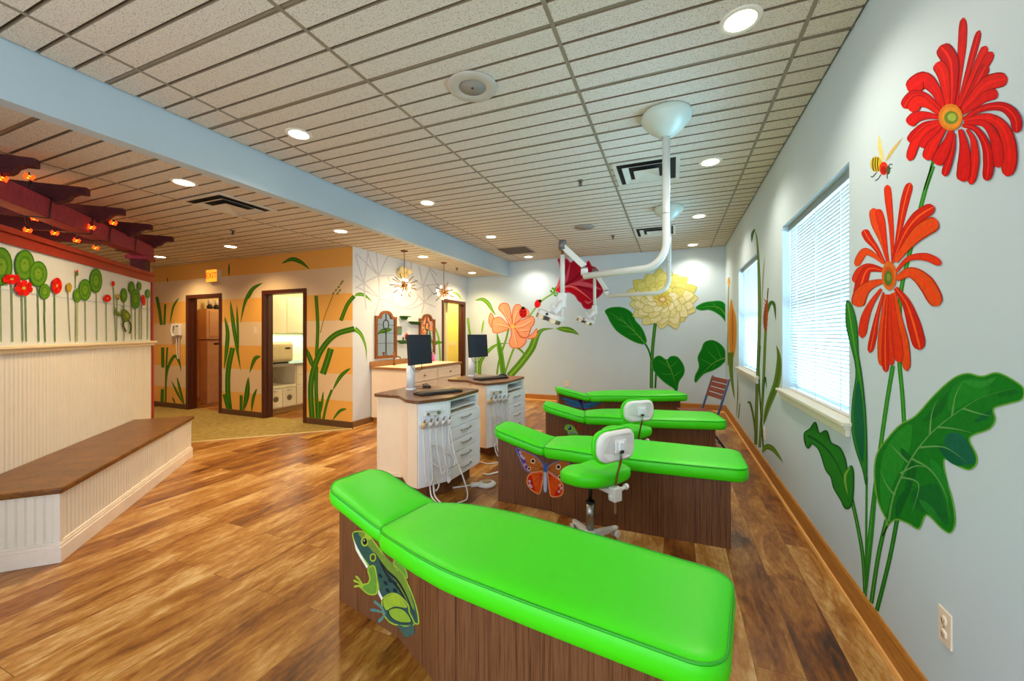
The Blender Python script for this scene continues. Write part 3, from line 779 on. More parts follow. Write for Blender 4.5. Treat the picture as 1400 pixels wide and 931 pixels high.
    for dx in (0, .03): 
        h = B(M_HOSE); h.tube([M3 @ Vector(p) for p in spline([(.10+dx, .02, .20), (.08+dx, .09, .08), (.12+dx, .16, .010), (.10+dx, .24, .008), (.02+dx, .26, .008)], 7)], .0065, 7); h.build('hose', t)
    return t, O
cab, CO = make_cabinet(); cab.location = (CO.x, CO.y, 0)
GC = 'cream and white delivery cabinets at the bed heads'
cab['label'] = 'nearer cream and white cabinet with five drawers and hanging hoses'; cab['group'] = GC
D2 = Vector((.01, 1.28, 0))
dup(cab, (CO.x+D2.x, CO.y+D2.y, 0), 0, 'farther cream and white cabinet with hanging hoses, behind the nearer one', GC)
ZT = .872
def make_monitor():
    t = thing('computer_monitor', '', 'monitor')
    p = B(M_WHITE); p.cyl((0, 0, 0), (0, 0, .25), .042, .042, 24); p.lathe([(.0, 0), (.05, 0), (.05, .012), (.042, .014), (0, .014)]); p.build('stand_post', t)
    p = B(M_STEEL); p.tube([(0, 0, .25), (.0, 0, .30), (.05, -.01, .36), (.09, -.015, .40)], .012, 8); p.build('stand_arm', t)
    a = math.radians(-25); Rm = Tr(.125, -.02, .40) @ Rz(math.radians(88)) @ Matrix.Rotation(math.radians(-4), 4, 'X')
    s = B(M_BLACK); s.box(-.175, .175, -.012, .018, -.145, .145, Rm); s.box(-.10, .10, .018, .035, -.09, .09, Rm); h = s.build('monitor_housing', t, bevel=.004)
    B(M_SCREEN).box(-.165, .165, -.0135, -.0118, -.135, .137, Rm).build('screen', t)
    c = B(M_BLACK); c.tube([Rm @ Vector(p) for p in spline([(.02, .02, -.10), (.05, .03, -.19), (-.03, .05, -.21), (-.08, .06, -.14)], 6)], .003, 6); c.build('cable', t)
    return t
mon = make_monitor(); GM = 'monitors on white posts on the delivery cabinets'
mon.location = (-2.41, 3.27, ZT); mon['label'] = 'black monitor on a white post on the nearer cabinet'; mon['group'] = GM
dup(mon, (-2.44, 4.61, ZT), math.radians(-12), 'black monitor on a white post on the farther cabinet', GM)
def make_keyboard():
    t = thing('keyboard', '', 'keyboard'); b = B(M_BLACK); b.box(-.22, .22, -.075, .075, 0, .018); b.build('case', t, bevel=.006)
    k = B(mat('key_grey', (52, 48, 46), .5)); 
    for r in range(5):
        for c in range(17):
            if r == 4 and 4 < c < 10: continue
            x = -.205 + c*.0242; y = .055 - r*.0255; k.box(x, x+.02, y-.021, y, .018, .024)
    k.box(-.205+5*.0242, -.205+10*.0242-.004, .055-4*.0255-.021, .055-4*.0255, .018, .024)
    o = k.build('keys', t); return t
kb = make_keyboard(); kb.location = (-2.03, 3.18, ZT); kb.rotation_euler = (0, 0, math.radians(62))
kb['label'] = 'black keyboard on the nearer cabinet'; kb['group'] = 'keyboards'
dup(kb, (-2.08, 4.44, ZT), math.radians(62), 'black keyboard on the farther cabinet', 'keyboards')
def make_mouse():
    t = thing('computer_mouse', '', 'mouse'); b = B(M_BLACK); b.ball((0, 0, .008), .06, .034, .028); b.build('shell', t)
    B(mat('wheel_grey', (90, 92, 100), .4)).cyl((.025, -.004, .033), (.025, .004, .033), .008).build('scroll_wheel', t)
    c = B(M_BLACK); c.tube(spline([(.055, 0, .012), (.11, .02, .004), (.10, .09, .004), (.02, .11, .004), (-.06, .08, .004)], 6), .0025, 6); c.build('cable', t); return t
ms = make_mouse(); ms.location = (-2.35, 3.46, ZT); ms.rotation_euler = (0, 0, math.radians(160)); ms['label'] = 'black mouse behind the keyboard on the nearer cabinet'; ms['group'] = 'computer mice'
dup(ms, (-2.07, 4.77, ZT), math.radians(40), 'black mouse behind the keyboard on the farther cabinet', 'computer mice')
# foot pedal
t = thing('foot_pedal', 'white round foot pedal with a cable on the floor by the butterfly bed', 'foot pedal', (-1.63, 3.38, 0), math.radians(35))
B(M_WPLAS).lathe([(0, 0), (.085, 0), (.09, .012), (.08, .026), (.05, .034), (0, .036)], seg=28).build('pedal_disc', t)
B(mat('pedal_brass', (196, 160, 110), .4)).lathe([(0, .034), (.045, .036), (.03, .044), (0, .046)]).build('pedal_button', t)
b = B(M_WPLAS); b.box(-.15, -.07, -.03, .03, 0, .03); b.build('cable_sleeve', t, bevel=.008)
b = B(M_HOSE); b.tube(spline([(-.14, 0, .014), (-.26, -.01, .009), (-.42, -.03, .009), (-.50, -.09, .009)], 6), .008, 8); b.build('cable', t)
b = B(M_HOSE); b.tube(spline([(-1.78, 3.62, .009), (-1.72, 3.62, .009), (-1.66, 3.72, .009), (-1.5, 3.80, .009), (-1.3, 3.82, .009)], 7), .009, 8)
tag(b.build('floor_cable'), 'white cable on the floor between the nearer cabinet and the beds', 'cable')

# ================================================================== DENTAL LIGHTS
def make_dental_light(name, label, x, y, ax, ay, zarm, hub, head, rp=.026, tilt=0.):
    t = thing(name, label, 'dental light', (x, y, ZC), 0, 'ceiling-mounted dental lights')
    b = B(mat('cone_enamel', (196, 210, 198), .3, var=.02)); b.lathe([(0, -.001), (.17, -.001), (.175, -.015), (.17, -.05), (.12, -.11), (.05, -.165), (.035, -.17), (0, -.17)], seg=32); b.build('ceiling_cone', t)
    L = lambda p: (p[0]-x, p[1]-y, p[2]-ZC)
    d = Vector((ax-x, ay-y, 0)); dn = d.normalized(); rb = .17
    pts = [(x, y, ZC-.16), (x, y, zarm+rb)]
    for k in range(1, 9):
        a = PI/2*k/8; pts.append((x + dn.x*rb*(1-math.cos(a)), y + dn.y*rb*(1-math.cos(a)), zarm+rb-rb*math.sin(a)))
    pts.append((ax, ay, zarm)); b = B(M_ARM); b.tube([L(p) for p in pts], rp, 16); b.build('pole_arm', t)
    b = B(M_STEEL); b.cyl(L((x, y, zarm+.38)), L((x, y, zarm+.385)), rp+.0012); b.build('pole_ring', t)
    hx, hy, hz = hub
    b = B(M_ARM); b.lathe([(0, 0), (.03, 0), (.03, .05), (.022, .06), (0, .06)], L((ax, ay, zarm+.01))); b.build('elbow', t)
    # parallelogram spring arm
    p0 = Vector((ax, ay, zarm+.085)); p1 = Vector(hub); dd = (p1-p0); ln = dd.length; dd.normalize()
    side = dd.cross(Vector((0, 0, 1))).normalized(); up = side.cross(dd)
    M = Matrix(((dd.x, side.x, up.x, p0.x-x), (dd.y, side.y, up.y, p0.y-y), (dd.z, side.z, up.z, p0.z-ZC), (0, 0, 0, 1)))
    b = B(M_ARM); b.box(0, ln, -.022, .022, -.026, .026, M); b.build('spring_arm', t, bevel=.006)
    b = B(mat('joint_grey', (120, 118, 114), .4, metal=.5)); b.cyl(L((hx, hy, hz-.035)), L((hx, hy, hz+.045)), .036, .034, 20); b.cyl(L((ax, ay, zarm+.055)), L((ax, ay, zarm+.075)), .028, .028); b.m(M_BRONZE).cyl(L((hx, hy, hz-.09)), L((hx, hy, hz-.035)), .012); b.build('joint', t)
    ex, ey, ez = head
    b = B(M_ARM); zt = ez+.14
    b.cyl(L((hx, hy, zt+.06)), L((hx, hy, hz-.08)), .021, .021, 16); b.build('drop_tube', t)
    b = B(M_WPLAS); b.box(hx-x-.035, hx-x+.03, hy-y-.03, hy-y+.03, zt-.06-ZC, zt+.07-ZC); b.cyl(L((hx, hy, zt-.16)), L((hx, hy, zt-.05)), .008, .008); b.build('swivel_block', t, bevel=.01)
    b = B(M_WPLAS); b.tube([L((hx, hy, zt)), L(((hx+ex)/2+.01, (hy+ey)/2, (zt+ez)/2+.0)), L((ex+.02, ey, ez+.035))], [.03, .027, .03], 12)
    b.tube([L((ex+.04, ey, ez+.07)), L((ex+.0, ey-.01, ez+.10))], [.012, .016], 10); b.build('head_arm', t)
    Mh = Tr(ex-x, ey-y, ez-ZC) @ Matrix.Rotation(math.radians(22), 4, 'Y')
    b = B(M_WPLAS); b.prism(rounded_poly([(-.12, -.06), (.10, -.075), (.13, 0), (.10, .075), (-.12, .06)], .04), -.005, .03, Mh); hd = b.build('lamp_head', t, bevel=.008)
    b = B(mat('reflector', (168, 150, 118), .25, metal=.6)); b.prism(rounded_poly([(-.12, -.055), (-.03, -.06), (-.03, .06), (-.12, .055)], .03), -.045, -.005, Mh); b.prism(rounded_poly([(.0, -.065), (.09, -.065), (.09, .065), (.0, .065)], .03), -.042, -.005, Mh); b.m(M_SOCK).box(-.035, .005, -.05, .05, -.04, -.005, Mh)
    b.m(M_SOCK).cyl(Mh @ Vector((-.02, -.05, .012)), Mh @ Vector((-.02, -.074, .014)), .012); b.build('reflector', hd)
    return t
def atd(px, py, d): r = ray(px, py); return (r.x*d, r.y*d, CAMH + r.z*d)
e1 = atd(799, 377.5, 3.42); h1 = atd(769, 336, 3.50); k1 = atd(753, 433, 3.46)
make_dental_light('dental_light', 'nearer white dental light hanging on a bent ceiling pole', .04-.09, 3.12, e1[0], e1[1], e1[2], h1, k1, .027)
e2 = atd(829, 404.5, 5.5); h2 = atd(813, 372, 5.6); k2 = atd(801, 438, 5.55)
make_dental_light('dental_light', 'farther white dental light hanging on a bent ceiling pole', -.055, 5.42, e2[0], e2[1], e2[2], h2, k2, .027)

# ================================================================== CEILING FITTINGS
def can(x, y, z, label, grp, first=[None]):
    if first[0] is None:
        t = thing('recessed_light', label, 'ceiling light', (x, y, z), 0, grp)
        b = B(mat('can_trim', (226, 222, 206), .4)); b.lathe([(.074, -.001), (.074, -.006), (.095, -.006), (.1, -.001), (.1, 0.), (.074, 0.)], seg=32); b.build('trim_ring', t)
        B(mat('can_lamp', (255, 244, 214), .5, var=0, emit=(255, 236, 196), es=14.)).lathe([(0, -.005), (.073, -.005), (.073, -.001), (0, -.001)], seg=32).build('lamp_disc', t)
        first[0] = t
    else: t = dup(first[0], (x, y, z), 0, label, grp)
    ld = bpy.data.lights.new('can_spot', 'SPOT'); ld.energy = CAN_W if z > 2.9 else CANL_W; ld.color = (1, .89, .74) if z > 2.9 else (1, .70, .36); ld.spot_size = math.radians(140); ld.spot_blend = .9; ld.shadow_soft_size = .06
    lo = bpy.data.objects.new('can_spot', ld); COL.objects.link(lo); lo.location = (x, y, z-.02)
CAN_W, CANL_W = 70., 125.
LR = ['recessed ceiling light nearest the camera above the red gerbera wall', 'recessed ceiling light above the right wall, beside the nearer air diffuser', 'recessed ceiling light above the right wall, beside the farther air diffuser', 'recessed ceiling light at the back right corner']
LL = ['recessed ceiling light nearest the camera beside the soffit', 'recessed ceiling light beside the soffit, second from the camera', 'recessed ceiling light beside the soffit, third from the camera', 'recessed ceiling light in the upper ceiling by the back wall, beside the dark vent']
for i, y in enumerate((2.33, 4.14, 5.98, 7.84)): can(.318, y, ZC, LR[i], 'lights in the upper ceiling')
for i, y in enumerate((2.32, 4.12, 5.95, 7.78)): can(-2.792, y, ZC, LL[i], 'lights in the upper ceiling')
for (x, y), l in zip([(-3.94, 2.13), (-3.945, 3.89), (-3.95, 5.70), (-4.0, 7.58), (-6.17, 3.95), (-8.1, 4.02)],
    ['recessed light in the lower ceiling nearest the pergola rafters', 'recessed light in the lower ceiling by the striped wall corner', 'recessed light in the lower ceiling between the two starburst pendants', 'recessed light in the lower ceiling by the yellow doorway', 'recessed light in the lower ceiling before the second doorway', 'recessed light in the lower ceiling behind the pergola post']): can(x, y, ZL, l, 'lights in the lower ceiling')

def make_diffuser():
    t = thing('air_diffuser', '', 'air vent'); b = B(mat('vent_enamel', (206, 202, 188), .4))
    b.box(-.30, .30, -.30, -.265, -.010, .002); b.box(-.30, .30, .265, .30, -.010, .002); b.box(-.30, -.265, -.265, .265, -.010, .002); b.box(.265, .30, -.265, .265, -.010, .002); b.build('frame', t)
    B(mat('vent_dark', (22, 20, 18), .8)).box(-.265, .265, -.265, .265, -.002, .001).build('duct_shade_plate', t)  # flat dark plate stands in for the shade inside the duct
    for (o, i, z0, z1) in ((.215, .16, -.004, -.024), (.115, .0, -.004, -.028)):
        c = B(mat('vent_enamel', (206, 202, 188), .4))
        a = [c.v((x*o, y*o, z1)) for x, y in ((-1, -1), (1, -1), (1, 1), (-1, 1))]; e = [c.v((x*i, y*i, z0)) for x, y in ((-1, -1), (1, -1), (1, 1), (-1, 1))]
        a2 = [c.v((x*o, y*o, z1+.002)) for x, y in ((-1, -1), (1, -1), (1, 1), (-1, 1))]; e2_ = [c.v((x*i, y*i, z0+.002)) for x, y in ((-1, -1), (1, -1), (1, 1), (-1, 1))]
        for k in range(4): c.f([a[k], a[(k+1) % 4], e[(k+1) % 4], e[k]]); c.f([a2[k], e2_[k], e2_[(k+1) % 4], a2[(k+1) % 4]]); c.f([a[k], a2[k], a2[(k+1) % 4], a[(k+1) % 4]])
        c.build('louvre_ring', t)
    return t
df = make_diffuser(); GD = 'square ceiling air diffusers'
df.location = (-.245, 4.135, ZC-.004); df['label'] = 'square air diffuser behind the nearer dental light pole'; df['group'] = GD
dup(df, (-.27, 6.575, ZC-.004), 0, 'square air diffuser behind the farther dental light cone', GD)
dup(df, (-4.205, 2.685, ZL-.004), 0, 'square air diffuser in the lower ceiling near the pergola', GD)
t = thing('return_vent', 'dark slatted return vent in the upper ceiling at the back left', 'air vent', (-2.79, 7.10, ZC-.004))
B(mat('vent_frame_brown', (140, 126, 104), .5)).box(-.30, .30, -.30, .30, -.003, .0).build('frame', t)
b = B(mat('vent_slat_brown', (92, 78, 62), .6))
for k in range(14): b.box(-.27, .27, -.27+k*.039, -.25+k*.039, -.010, -.003)
b.build('slats', t)
t = thing('ceiling_speaker', 'large round ceiling speaker in the upper ceiling', 'speaker', (-1.21, 2.297, ZC-.002))
B(mat('speaker_rim', (188, 182, 168), .5)).lathe([(.085, 0), (.16, 0), (.163, -.004), (.155, -.012), (.09, -.012), (.085, -.006)], seg=40).build('rim', t)
B(mat('speaker_grille', (150, 144, 134), .6, bump=.4, bscale=900)).lathe([(0, 0), (.088, 0), (.088, -.008), (0, -.010)], seg=32).build('grille', t); B(M_SOCK).cyl((0, 0, -.014), (0, 0, -.009), .008).build('centre_sensor', t)
t = thing('ceiling_speaker', 'smaller round grey ceiling disc near the back wall', 'speaker', (-1.237, 5.93, ZC-.002))
B(mat('speaker_grille', (150, 144, 134), .6)).lathe([(0, 0), (.15, 0), (.15, -.008), (0, -.010)], seg=32).build('grille', t)
def make_sprinkler():
    t = thing('sprinkler_head', '', 'sprinkler'); B(mat('escutcheon', (110, 96, 76), .4)).lathe([(0, 0), (.035, 0), (.03, -.008), (.012, -.012), (0, -.012)]).build('escutcheon', t)
    b = B(M_SOCK); b.cyl((0, 0, -.01), (0, 0, -.035), .009); b.tube([(.012, 0, -.015), (.018, 0, -.035), (0, 0, -.05)], .003, 6); b.tube([(-.012, 0, -.015), (-.018, 0, -.035), (0, 0, -.05)], .003, 6); b.cyl((0, 0, -.05), (0, 0, -.053), .02); b.build('deflector', t); return t
sp = make_sprinkler(); sp.location = (-.904, 4.13, ZC); GP = 'fire sprinkler heads'; sp['label'] = 'fire sprinkler in the upper ceiling left of the nearer diffuser'; sp['group'] = GP
for (x, y, z, l) in ((-.916, 6.64, ZC, 'fire sprinkler in the upper ceiling near the back wall'), (-5.19, 3.35, ZL, 'fire sprinkler in the lower ceiling in front of the striped wall'), (-3.98, 6.9, ZL, 'fire sprinkler in the lower ceiling past the farther pendant')): dup(sp, (x, y, z), 0, l, GP)

# starburst pendants
def make_pendant():
    t = thing('starburst_pendant', '', 'pendant lamp'); rr = random.Random(5)
    B(mat('canopy_rust', (122, 60, 28), .4, metal=.5)).lathe([(0, 0), (.06, 0), (.055, -.012), (.02, -.025), (0, -.025)]).build('canopy', t)
    B(M_BRONZE).cyl((0, 0, -.02), (0, 0, -.50), .006).build('stem', t)
    C = Vector((0, 0, -.55)); B(M_BRONZE).ball(C, .045).build('hub', t)
    dirs = []
    n = 26
    for i in range(n):
        z = 1 - 2*(i+.5)/n; a = i*2.39996; r = math.sqrt(1-z*z); dirs.append(Vector((r*math.cos(a), r*math.sin(a), z)))
    for i, d in enumerate(dirs):
        if d.z > .93: continue
        b = B(M_BRONZE)
        if i % 4 == 1:
            b.cyl(C + d*.03, C + d*.10, .005); rod = b.build('ray', t)
            B(mat('pendant_bulb', (255, 246, 220), .4, var=0, emit=(255, 226, 170), es=18.)).ball(C + d*.118, .022).build('bulb', rod)
        else: b.cyl(C + d*.03, C + d*rr.uniform(.19, .225), .005, .008, 8); b.build('ray', t)
    return t
pn = make_pendant(); GN = 'starburst pendant lamps above the vanity'
pn.location = (-3.945, 5.19, ZL); pn['label'] = 'nearer brass starburst pendant lamp above the vanity'; pn['group'] = GN
dup(pn, (-3.92, 6.32, ZL), 1.1, 'farther brass starburst pendant lamp by the yellow doorway', GN)
def plamp(x, y, z, e, c, r=.05):
    ld = bpy.data.lights.new('lamp', 'POINT'); ld.energy = e; ld.color = c; ld.shadow_soft_size = r
    lo = bpy.data.objects.new('lamp', ld); COL.objects.link(lo); lo.location = (x, y, z)
plamp(-3.945, 5.19, ZL-.70, 7, (1, .78, .42)); plamp(-3.92, 6.32, ZL-.70, 5, (1, .78, .42))

# ================================================================== VANITY
t = thing('vanity_counter', 'cream vanity cabinet with brown countertop under the two arched mirrors', 'vanity', (XV, 5.0, 0))
VL, VDp = 1.66, .74
b = B(M_CREAM); b.box(.02, VDp-.03, .02, VL-.02, .10, .865); b.build('cabinet_body', t, bevel=.004)
B(M_BASE).box(.03, VDp-.06, .05, VL-.05, 0, .10).build('toe_kick', t)
b = B(wood('vanity_edge_wood', [(128, 84, 44), (160, 110, 62), (178, 128, 78)], (8, 3, 8), .35)); b.box(.0, VDp, 0, VL, .865, .90); b.box(.0, .02, 0, VL, .90, .985); b.build('countertop', t, bevel=.003); B(mat('lit_top_cream', (244, 230, 198), .3)).box(.06, VDp-.05, .06, VL-.06, .8995, .902).build('lit_top_inlay', t)  # pale inlay paints in the lamplight on the wooden top
for yc in (.45, 1.25): B(mat('sink_basin', (248, 232, 190), .25)).lathe([(0, .9015), (.14, .9015), (.16, .905), (.20, .909), (.215, .904), (.215, .9)], (.40, yc, 0), 28).build('sink_basin', t)
for i in range(2):
    y0 = .04 + i*.80
    for (z0, z1, nm) in ((.665, .845, 'drawer'), (.12, .65, 'door')):
        segs = [(y0, y0+.78)] if nm == 'drawer' else [(y0, y0+.385), (y0+.395, y0+.78)]
        for si, (a, c) in enumerate(segs):
            d = B(M_CREAM); x = VDp-.03
            d.box(x, x+.018, a, c, z0, z1); d.box(x+.018, x+.024, a, a+.03, z0, z1); d.box(x+.018, x+.024, c-.03, c, z0, z1); d.box(x+.018, x+.024, a+.03, c-.03, z0, z0+.03); d.box(x+.018, x+.024, a+.03, c-.03, z1-.03, z1)
            dd = d.build(nm, t, bevel=.002)
            ky = (a+c)/2 if nm == 'drawer' else (c-.04 if si == 0 else a+.04); kz = (z0+z1)/2 if nm == 'drawer' else z1-.04
            B(M_BRONZE).ball((x+.038, ky, kz), .015).build('knob', dd)
def make_faucet():
    t = thing('faucet', '', 'faucet'); b = B(M_BRONZE); b.lathe([(0, 0), (.028, 0), (.024, .02), (.014, .03), (0, .03)]); b.cyl((0, 0, .02), (0, 0, .20), .013); b.build('faucet_body', t)
    b = B(M_BRONZE); b.tube(spline([(0, 0, .12), (.06, 0, .145), (.12, 0, .135), (.13, 0, .11)], 5), .01, 8); b.build('spout', t)
    b = B(M_BRONZE); b.cyl((0, -.035, .205), (0, .035, .205), .006); b.ball((0, 0, .205), .018); b.build('tap_handle', t); return t
fc = make_faucet(); fc.location = (XV+.12, 5.45, .9); fc['label'] = 'brass faucet at the left sink under the left mirror'; fc['group'] = 'brass faucets'
dup(fc, (XV+.12, 6.25, .9), 0, 'brass faucet at the right sink under the right mirror', 'brass faucets')
def bottle(x, y, c, label, h=.13, nm='soap_bottle'):
    t = thing(nm, label, 'bottle', (x, y, .9)); B(mat('bottle_%d%d%d' % c, c, .25)).lathe([(0, 0), (.032, 0), (.034, .03), (.026, h*.6), (.03, h*.8), (.012, h), (0, h)], seg=16).build('bottle_body', t)
    b = B(M_WPLAS); b.cyl((0, 0, h), (0, 0, h+.03), .006); b.box(-.008, .03, -.006, .006, h+.026, h+.036); b.build('pump', t); return t
bottle(XV+.25, 5.68, (236, 110, 170), 'pink pump bottle on the vanity right of the left faucet')
bottle(XV+.18, 6.52, (232, 90, 160), 'pink pump bottle on the vanity right of the right faucet')
bottle(XV+.14, 5.88, (112, 172, 150), 'teal pump bottle on the vanity behind the nearer monitor', .17)
# mirrors
def make_mirror():
    t = thing('arched_mirror', '', 'mirror'); W_, H_ = .265, .70
    arch = [(-W_, 0), (W_, 0), (W_, H_)] 
    arch += [(.17, H_), (.16, H_+.02)] + [(.15*math.cos(a), H_+.02+.075*math.sin(a)) for a in [PI*k/10 for k in range(11)]] + [(-.16, H_+.02), (-.17, H_), (-W_, H_)]
    w = .045
    inner = [(-W_+w, w), (W_-w, w), (W_-w, H_-w), (.135, H_-w), (.12, H_-.02)] + [(.115*math.cos(a), H_-.01+.06*math.sin(a)) for a in [PI*k/10 for k in range(11)]] + [(-.12, H_-.02), (-.135, H_-w), (-W_+w, H_-w)]
    P = lambda p, x: (x, p[0], p[1])
    b = B(M_MIRF); n = len(arch); assert n == len(inner)+0 or True
    o0 = [b.v(P(p, .0)) for p in arch]; o1 = [b.v(P(p, .03)) for p in arch]
    # align lists
    inn = inner
    i0 = [b.v(P(p, .03)) for p in inn]; i1 = [b.v(P(p, .008)) for p in inn]
    for k in range(n): b.f([o0[k], o0[(k+1) % n], o1[(k+1) % n], o1[k]])
    mp = list(range(len(inn)))
    m = len(inn)
    # stitch by nearest index (same ordering)
    am = [(0, 0), (1, 1), (2, 2), (3, 3), (4, 4)] + [(5+k, 5+k) for k in range(11)] + [(16, 16), (17, 17), (18, 18)]
    for k in range(n):
        b.f([o1[k], o1[(k+1) % n], i0[(k+1) % m], i0[k]]); 
    for k in range(m): b.f([i0[k], i0[(k+1) % m], i1[(k+1) % m], i1[k]])
    b.build('frame', t, recalc=True)
    g = B(M_MIRROR); g.prism([(p[0], p[1]) for p in inner], .006, .010, Matrix(((0, 0, 1, 0), (1, 0, 0, 0), (0, 1, 0, 0), (0, 0, 0, 1)))); g.build('mirror_glass', t)
    g = B(M_IRON); g.box(.010, .018, -.006, .006, .04, .50); g.box(.010, .018, -.006, .006, .62, H_+.04)
    for z in (.25, .42): g.box(.010, .018, -W_+w, W_-w, z-.003, z+.003)
    g.box(.010, .018, -W_+w, -.07, .555, .561); g.box(.010, .018, .07, W_-w, .555, .561)
    g.tube([(.014, .055*math.cos(a)*1.2, .56+.085*math.sin(a)) for a in [2*PI*k/24 for k in range(24)]], .006, 6, closed=True); g.build('iron_bars', t)
    return t
mr = make_mirror(); GR = 'arched wooden mirrors over the vanity'
mr.location = (XV+.001, 5.376, 1.02); mr['label'] = 'left arched wooden mirror, with iron bars, over the vanity'; mr['group'] = GR
dup(mr, (XV+.001, 6.575, 1.02), 0, 'right arched wooden mirror, with iron bars, partly behind the monitor', GR)
# leaf shelves and their ornaments
MS = mat('shelf_green', (44, 96, 30), .5, var=.15, scale=30)
def leafshelf(y, z, w, h, label):
    t = thing('leaf_shelf', label, 'wall shelf', (XV, y, z), 0, 'green leaf-shaped wall shelves')
    b = B(MS); pts = [(0, -w/2), (.10, -w/2+.02), (.13, 0), (.10, w/2-.02), (0, w/2)]
    b.prism(rounded_poly(pts, .03), -.014, 0); b.build('shelf_board', t, bevel=.003)
    b = B(MS); b.prism([(-w/2+.015, 0), (w/2-.015, 0), (w/4, -h), (-w/4, -h)], .0005, .03, Matrix(((0, 0, 1, 0), (1, 0, 0, 0), (0, 1, 0, -.014), (0, 0, 0, 1)))); b.build('shelf_bracket', t, bevel=.003)
leafshelf(5.85, 1.745, .25, .05, 'highest small green leaf shelf between the mirrors')
leafshelf(6.17, 1.655, .38, .04, 'wide green leaf shelf touching the right mirror')
leafshelf(5.84, 1.315, .36, .05, 'lowest green leaf shelf between the mirrors, holding a red ornament')
t = thing('ladybug_figurine', 'red round ladybug figurine on the lowest green shelf', 'ornament', (XV+.06, 5.87, 1.315)); B(mat('figurine_red', (176, 44, 20), .35)).ball((0, 0, .065), .03, .04, .065).build('shell', t); B(M_SOCK).ball((.01, -.04, .03), .016).build('head', t)
t = thing('small_figurine', 'tiny brown figurine left of the red ornament on the lowest green shelf', 'ornament', (XV+.06, 5.77, 1.315)); B(mat('figurine_brown', (92, 58, 40), .5)).lathe([(0, 0), (.018, 0), (.012, .03), (.016, .045), (0, .06)], seg=10).build('figure', t)
t = thing('small_picture', 'small green framed picture on the wall between the mirrors', 'picture', (XV, 5.735, 1.42)); B(mat('pic_green', (92, 128, 96), .5)).box(0, .012, -.06, .06, 0, .14).build('frame', t); B(mat('pic_brown', (120, 84, 78), .6)).box(.012, .014, -.045, .045, .10, .13).build('picture_band', t)
# emergency light on the vanity wall
t = thing('emergency_light', 'cream two-headed emergency light on the wall behind the nearer pendant', 'emergency light', (XV, 5.80, 2.49))
B(mat('emer_cream', (222, 202, 146), .5)).box(0, .06, -.13, .13, -.06, .05).build('housing', t, bevel=.01)
for s in (-1, 1): B(mat('emer_lens', (232, 214, 160), .4)).lathe([(0, .03), (.05, .03), (.06, .0), (.05, -.05), (.02, -.07), (0, -.07)], (.085, s*.085, .06), 18, Matrix.Rotation(-1.2, 4, 'Y')).build('lamp_head', t)

# ================================================================== SLATTED FOLDING CHAIR
t = thing('folding_chair', 'brown slatted folding chair with a blue frame in the back right corner', 'chair', (.30, 5.54, 0), math.radians(21))
# chair faces -x (towards the beds); local: x forward = -1
for s in (-1, 1):
    y = s*.205
    b = B(M_BLUE); q = [(.30, .86), (.14, .42), (-.19, .012)]
    b.tube([(-.16, y, .012), (.13, y, .44), (.27, y, .88)], .014, 8); b.build('back_leg_rail', t)
    b = B(M_BLUE); b.tube([(.24, y*.86, .012), (.06, y*.86, .26), (-.18, y*.86, .44)], .013, 8); b.build('leg', t)
b = B(M_BLUE); b.cyl((-.09, -.19, .11), (-.09, .19, .11), .007); b.cyl((.19, -.165, .08), (.19, .165, .08), .007); b.cyl((.13, -.19, .435), (.13, .19, .435), .008); b.build('stretcher', t)
for k in range(7): 
    b = B(M_SLAT); x = -.22 + k*.055; b.box(x, x+.045, -.18, .18, .445, .458); b.build('seat_slat', t, bevel=.003)
for k in range(4):
    z = .625 + k*.064; x = .13 + .14*(z-.44)/.44; M = Tr(x-.008, 0, z) @ Matrix.Rotation(math.radians(17.5), 4, 'Y')
    b = B(M_SLAT); b.box(-.007, .007, -.20, .20, -.0, .056, M); b.build('back_slat', t, bevel=.003)

# ================================================================== OUTLETS / SWITCHES
def outlet(p, nrm, label, kind='outlet'):
    a = math.atan2(nrm[1], nrm[0]); t = thing('wall_outlet' if kind == 'outlet' else 'light_switch', label, 'outlet' if kind == 'outlet' else 'light switch', p, a)
    w = .036 if kind != 'double' else .06
    B(M_OUT).box(0, .006, -w, w, -.06, .06).build('cover_plate', t, bevel=.002)
    if kind == 'outlet':
        for s in (-1, 1):
            b = B(M_OUT); b.lathe([(0, .005), (.016, .005), (.016, .009), (0, .009)], (0, 0, s*.024), 16, Matrix.Rotation(PI/2, 4, 'Y')); r = b.build('receptacle', t)
            b = B(M_SOCK); 
            for q in (-1, 1): b.box(.0085, .0095, q*.006-.001, q*.006+.001, s*.024-.004, s*.024+.005)
            b.build('slots', r)
        B(M_STEEL).ball((.006, 0, 0), .003).build('screw', t)
    else:
        for s in ((0,) if kind == 'switch' else (-1, 1)): B(M_OUT).box(.006, .010, s*.026-.014, s*.026+.014, -.032, .032).build('rocker', t, bevel=.001)
    return t
outlet((XR, 1.842, .405), (-1, 0), 'ivory outlet low on the right wall beside the big leaf')
o2 = on_x(XR)(1045.5, 592); outlet((XR, o2.y, o2.z), (-1, 0), 'ivory outlet on the right wall between the two windows')
o3 = on_y(YB)(775, 524.5); outlet((o3.x, YB, o3.z), (0, -1), 'ivory outlet on the back wall left behind the farthest bed')
o4 = on_y(YD)(349, 452); outlet((o4.x, YD, o4.z), (0, -1), 'ivory wall switch between the two striped-wall doorways', 'switch')
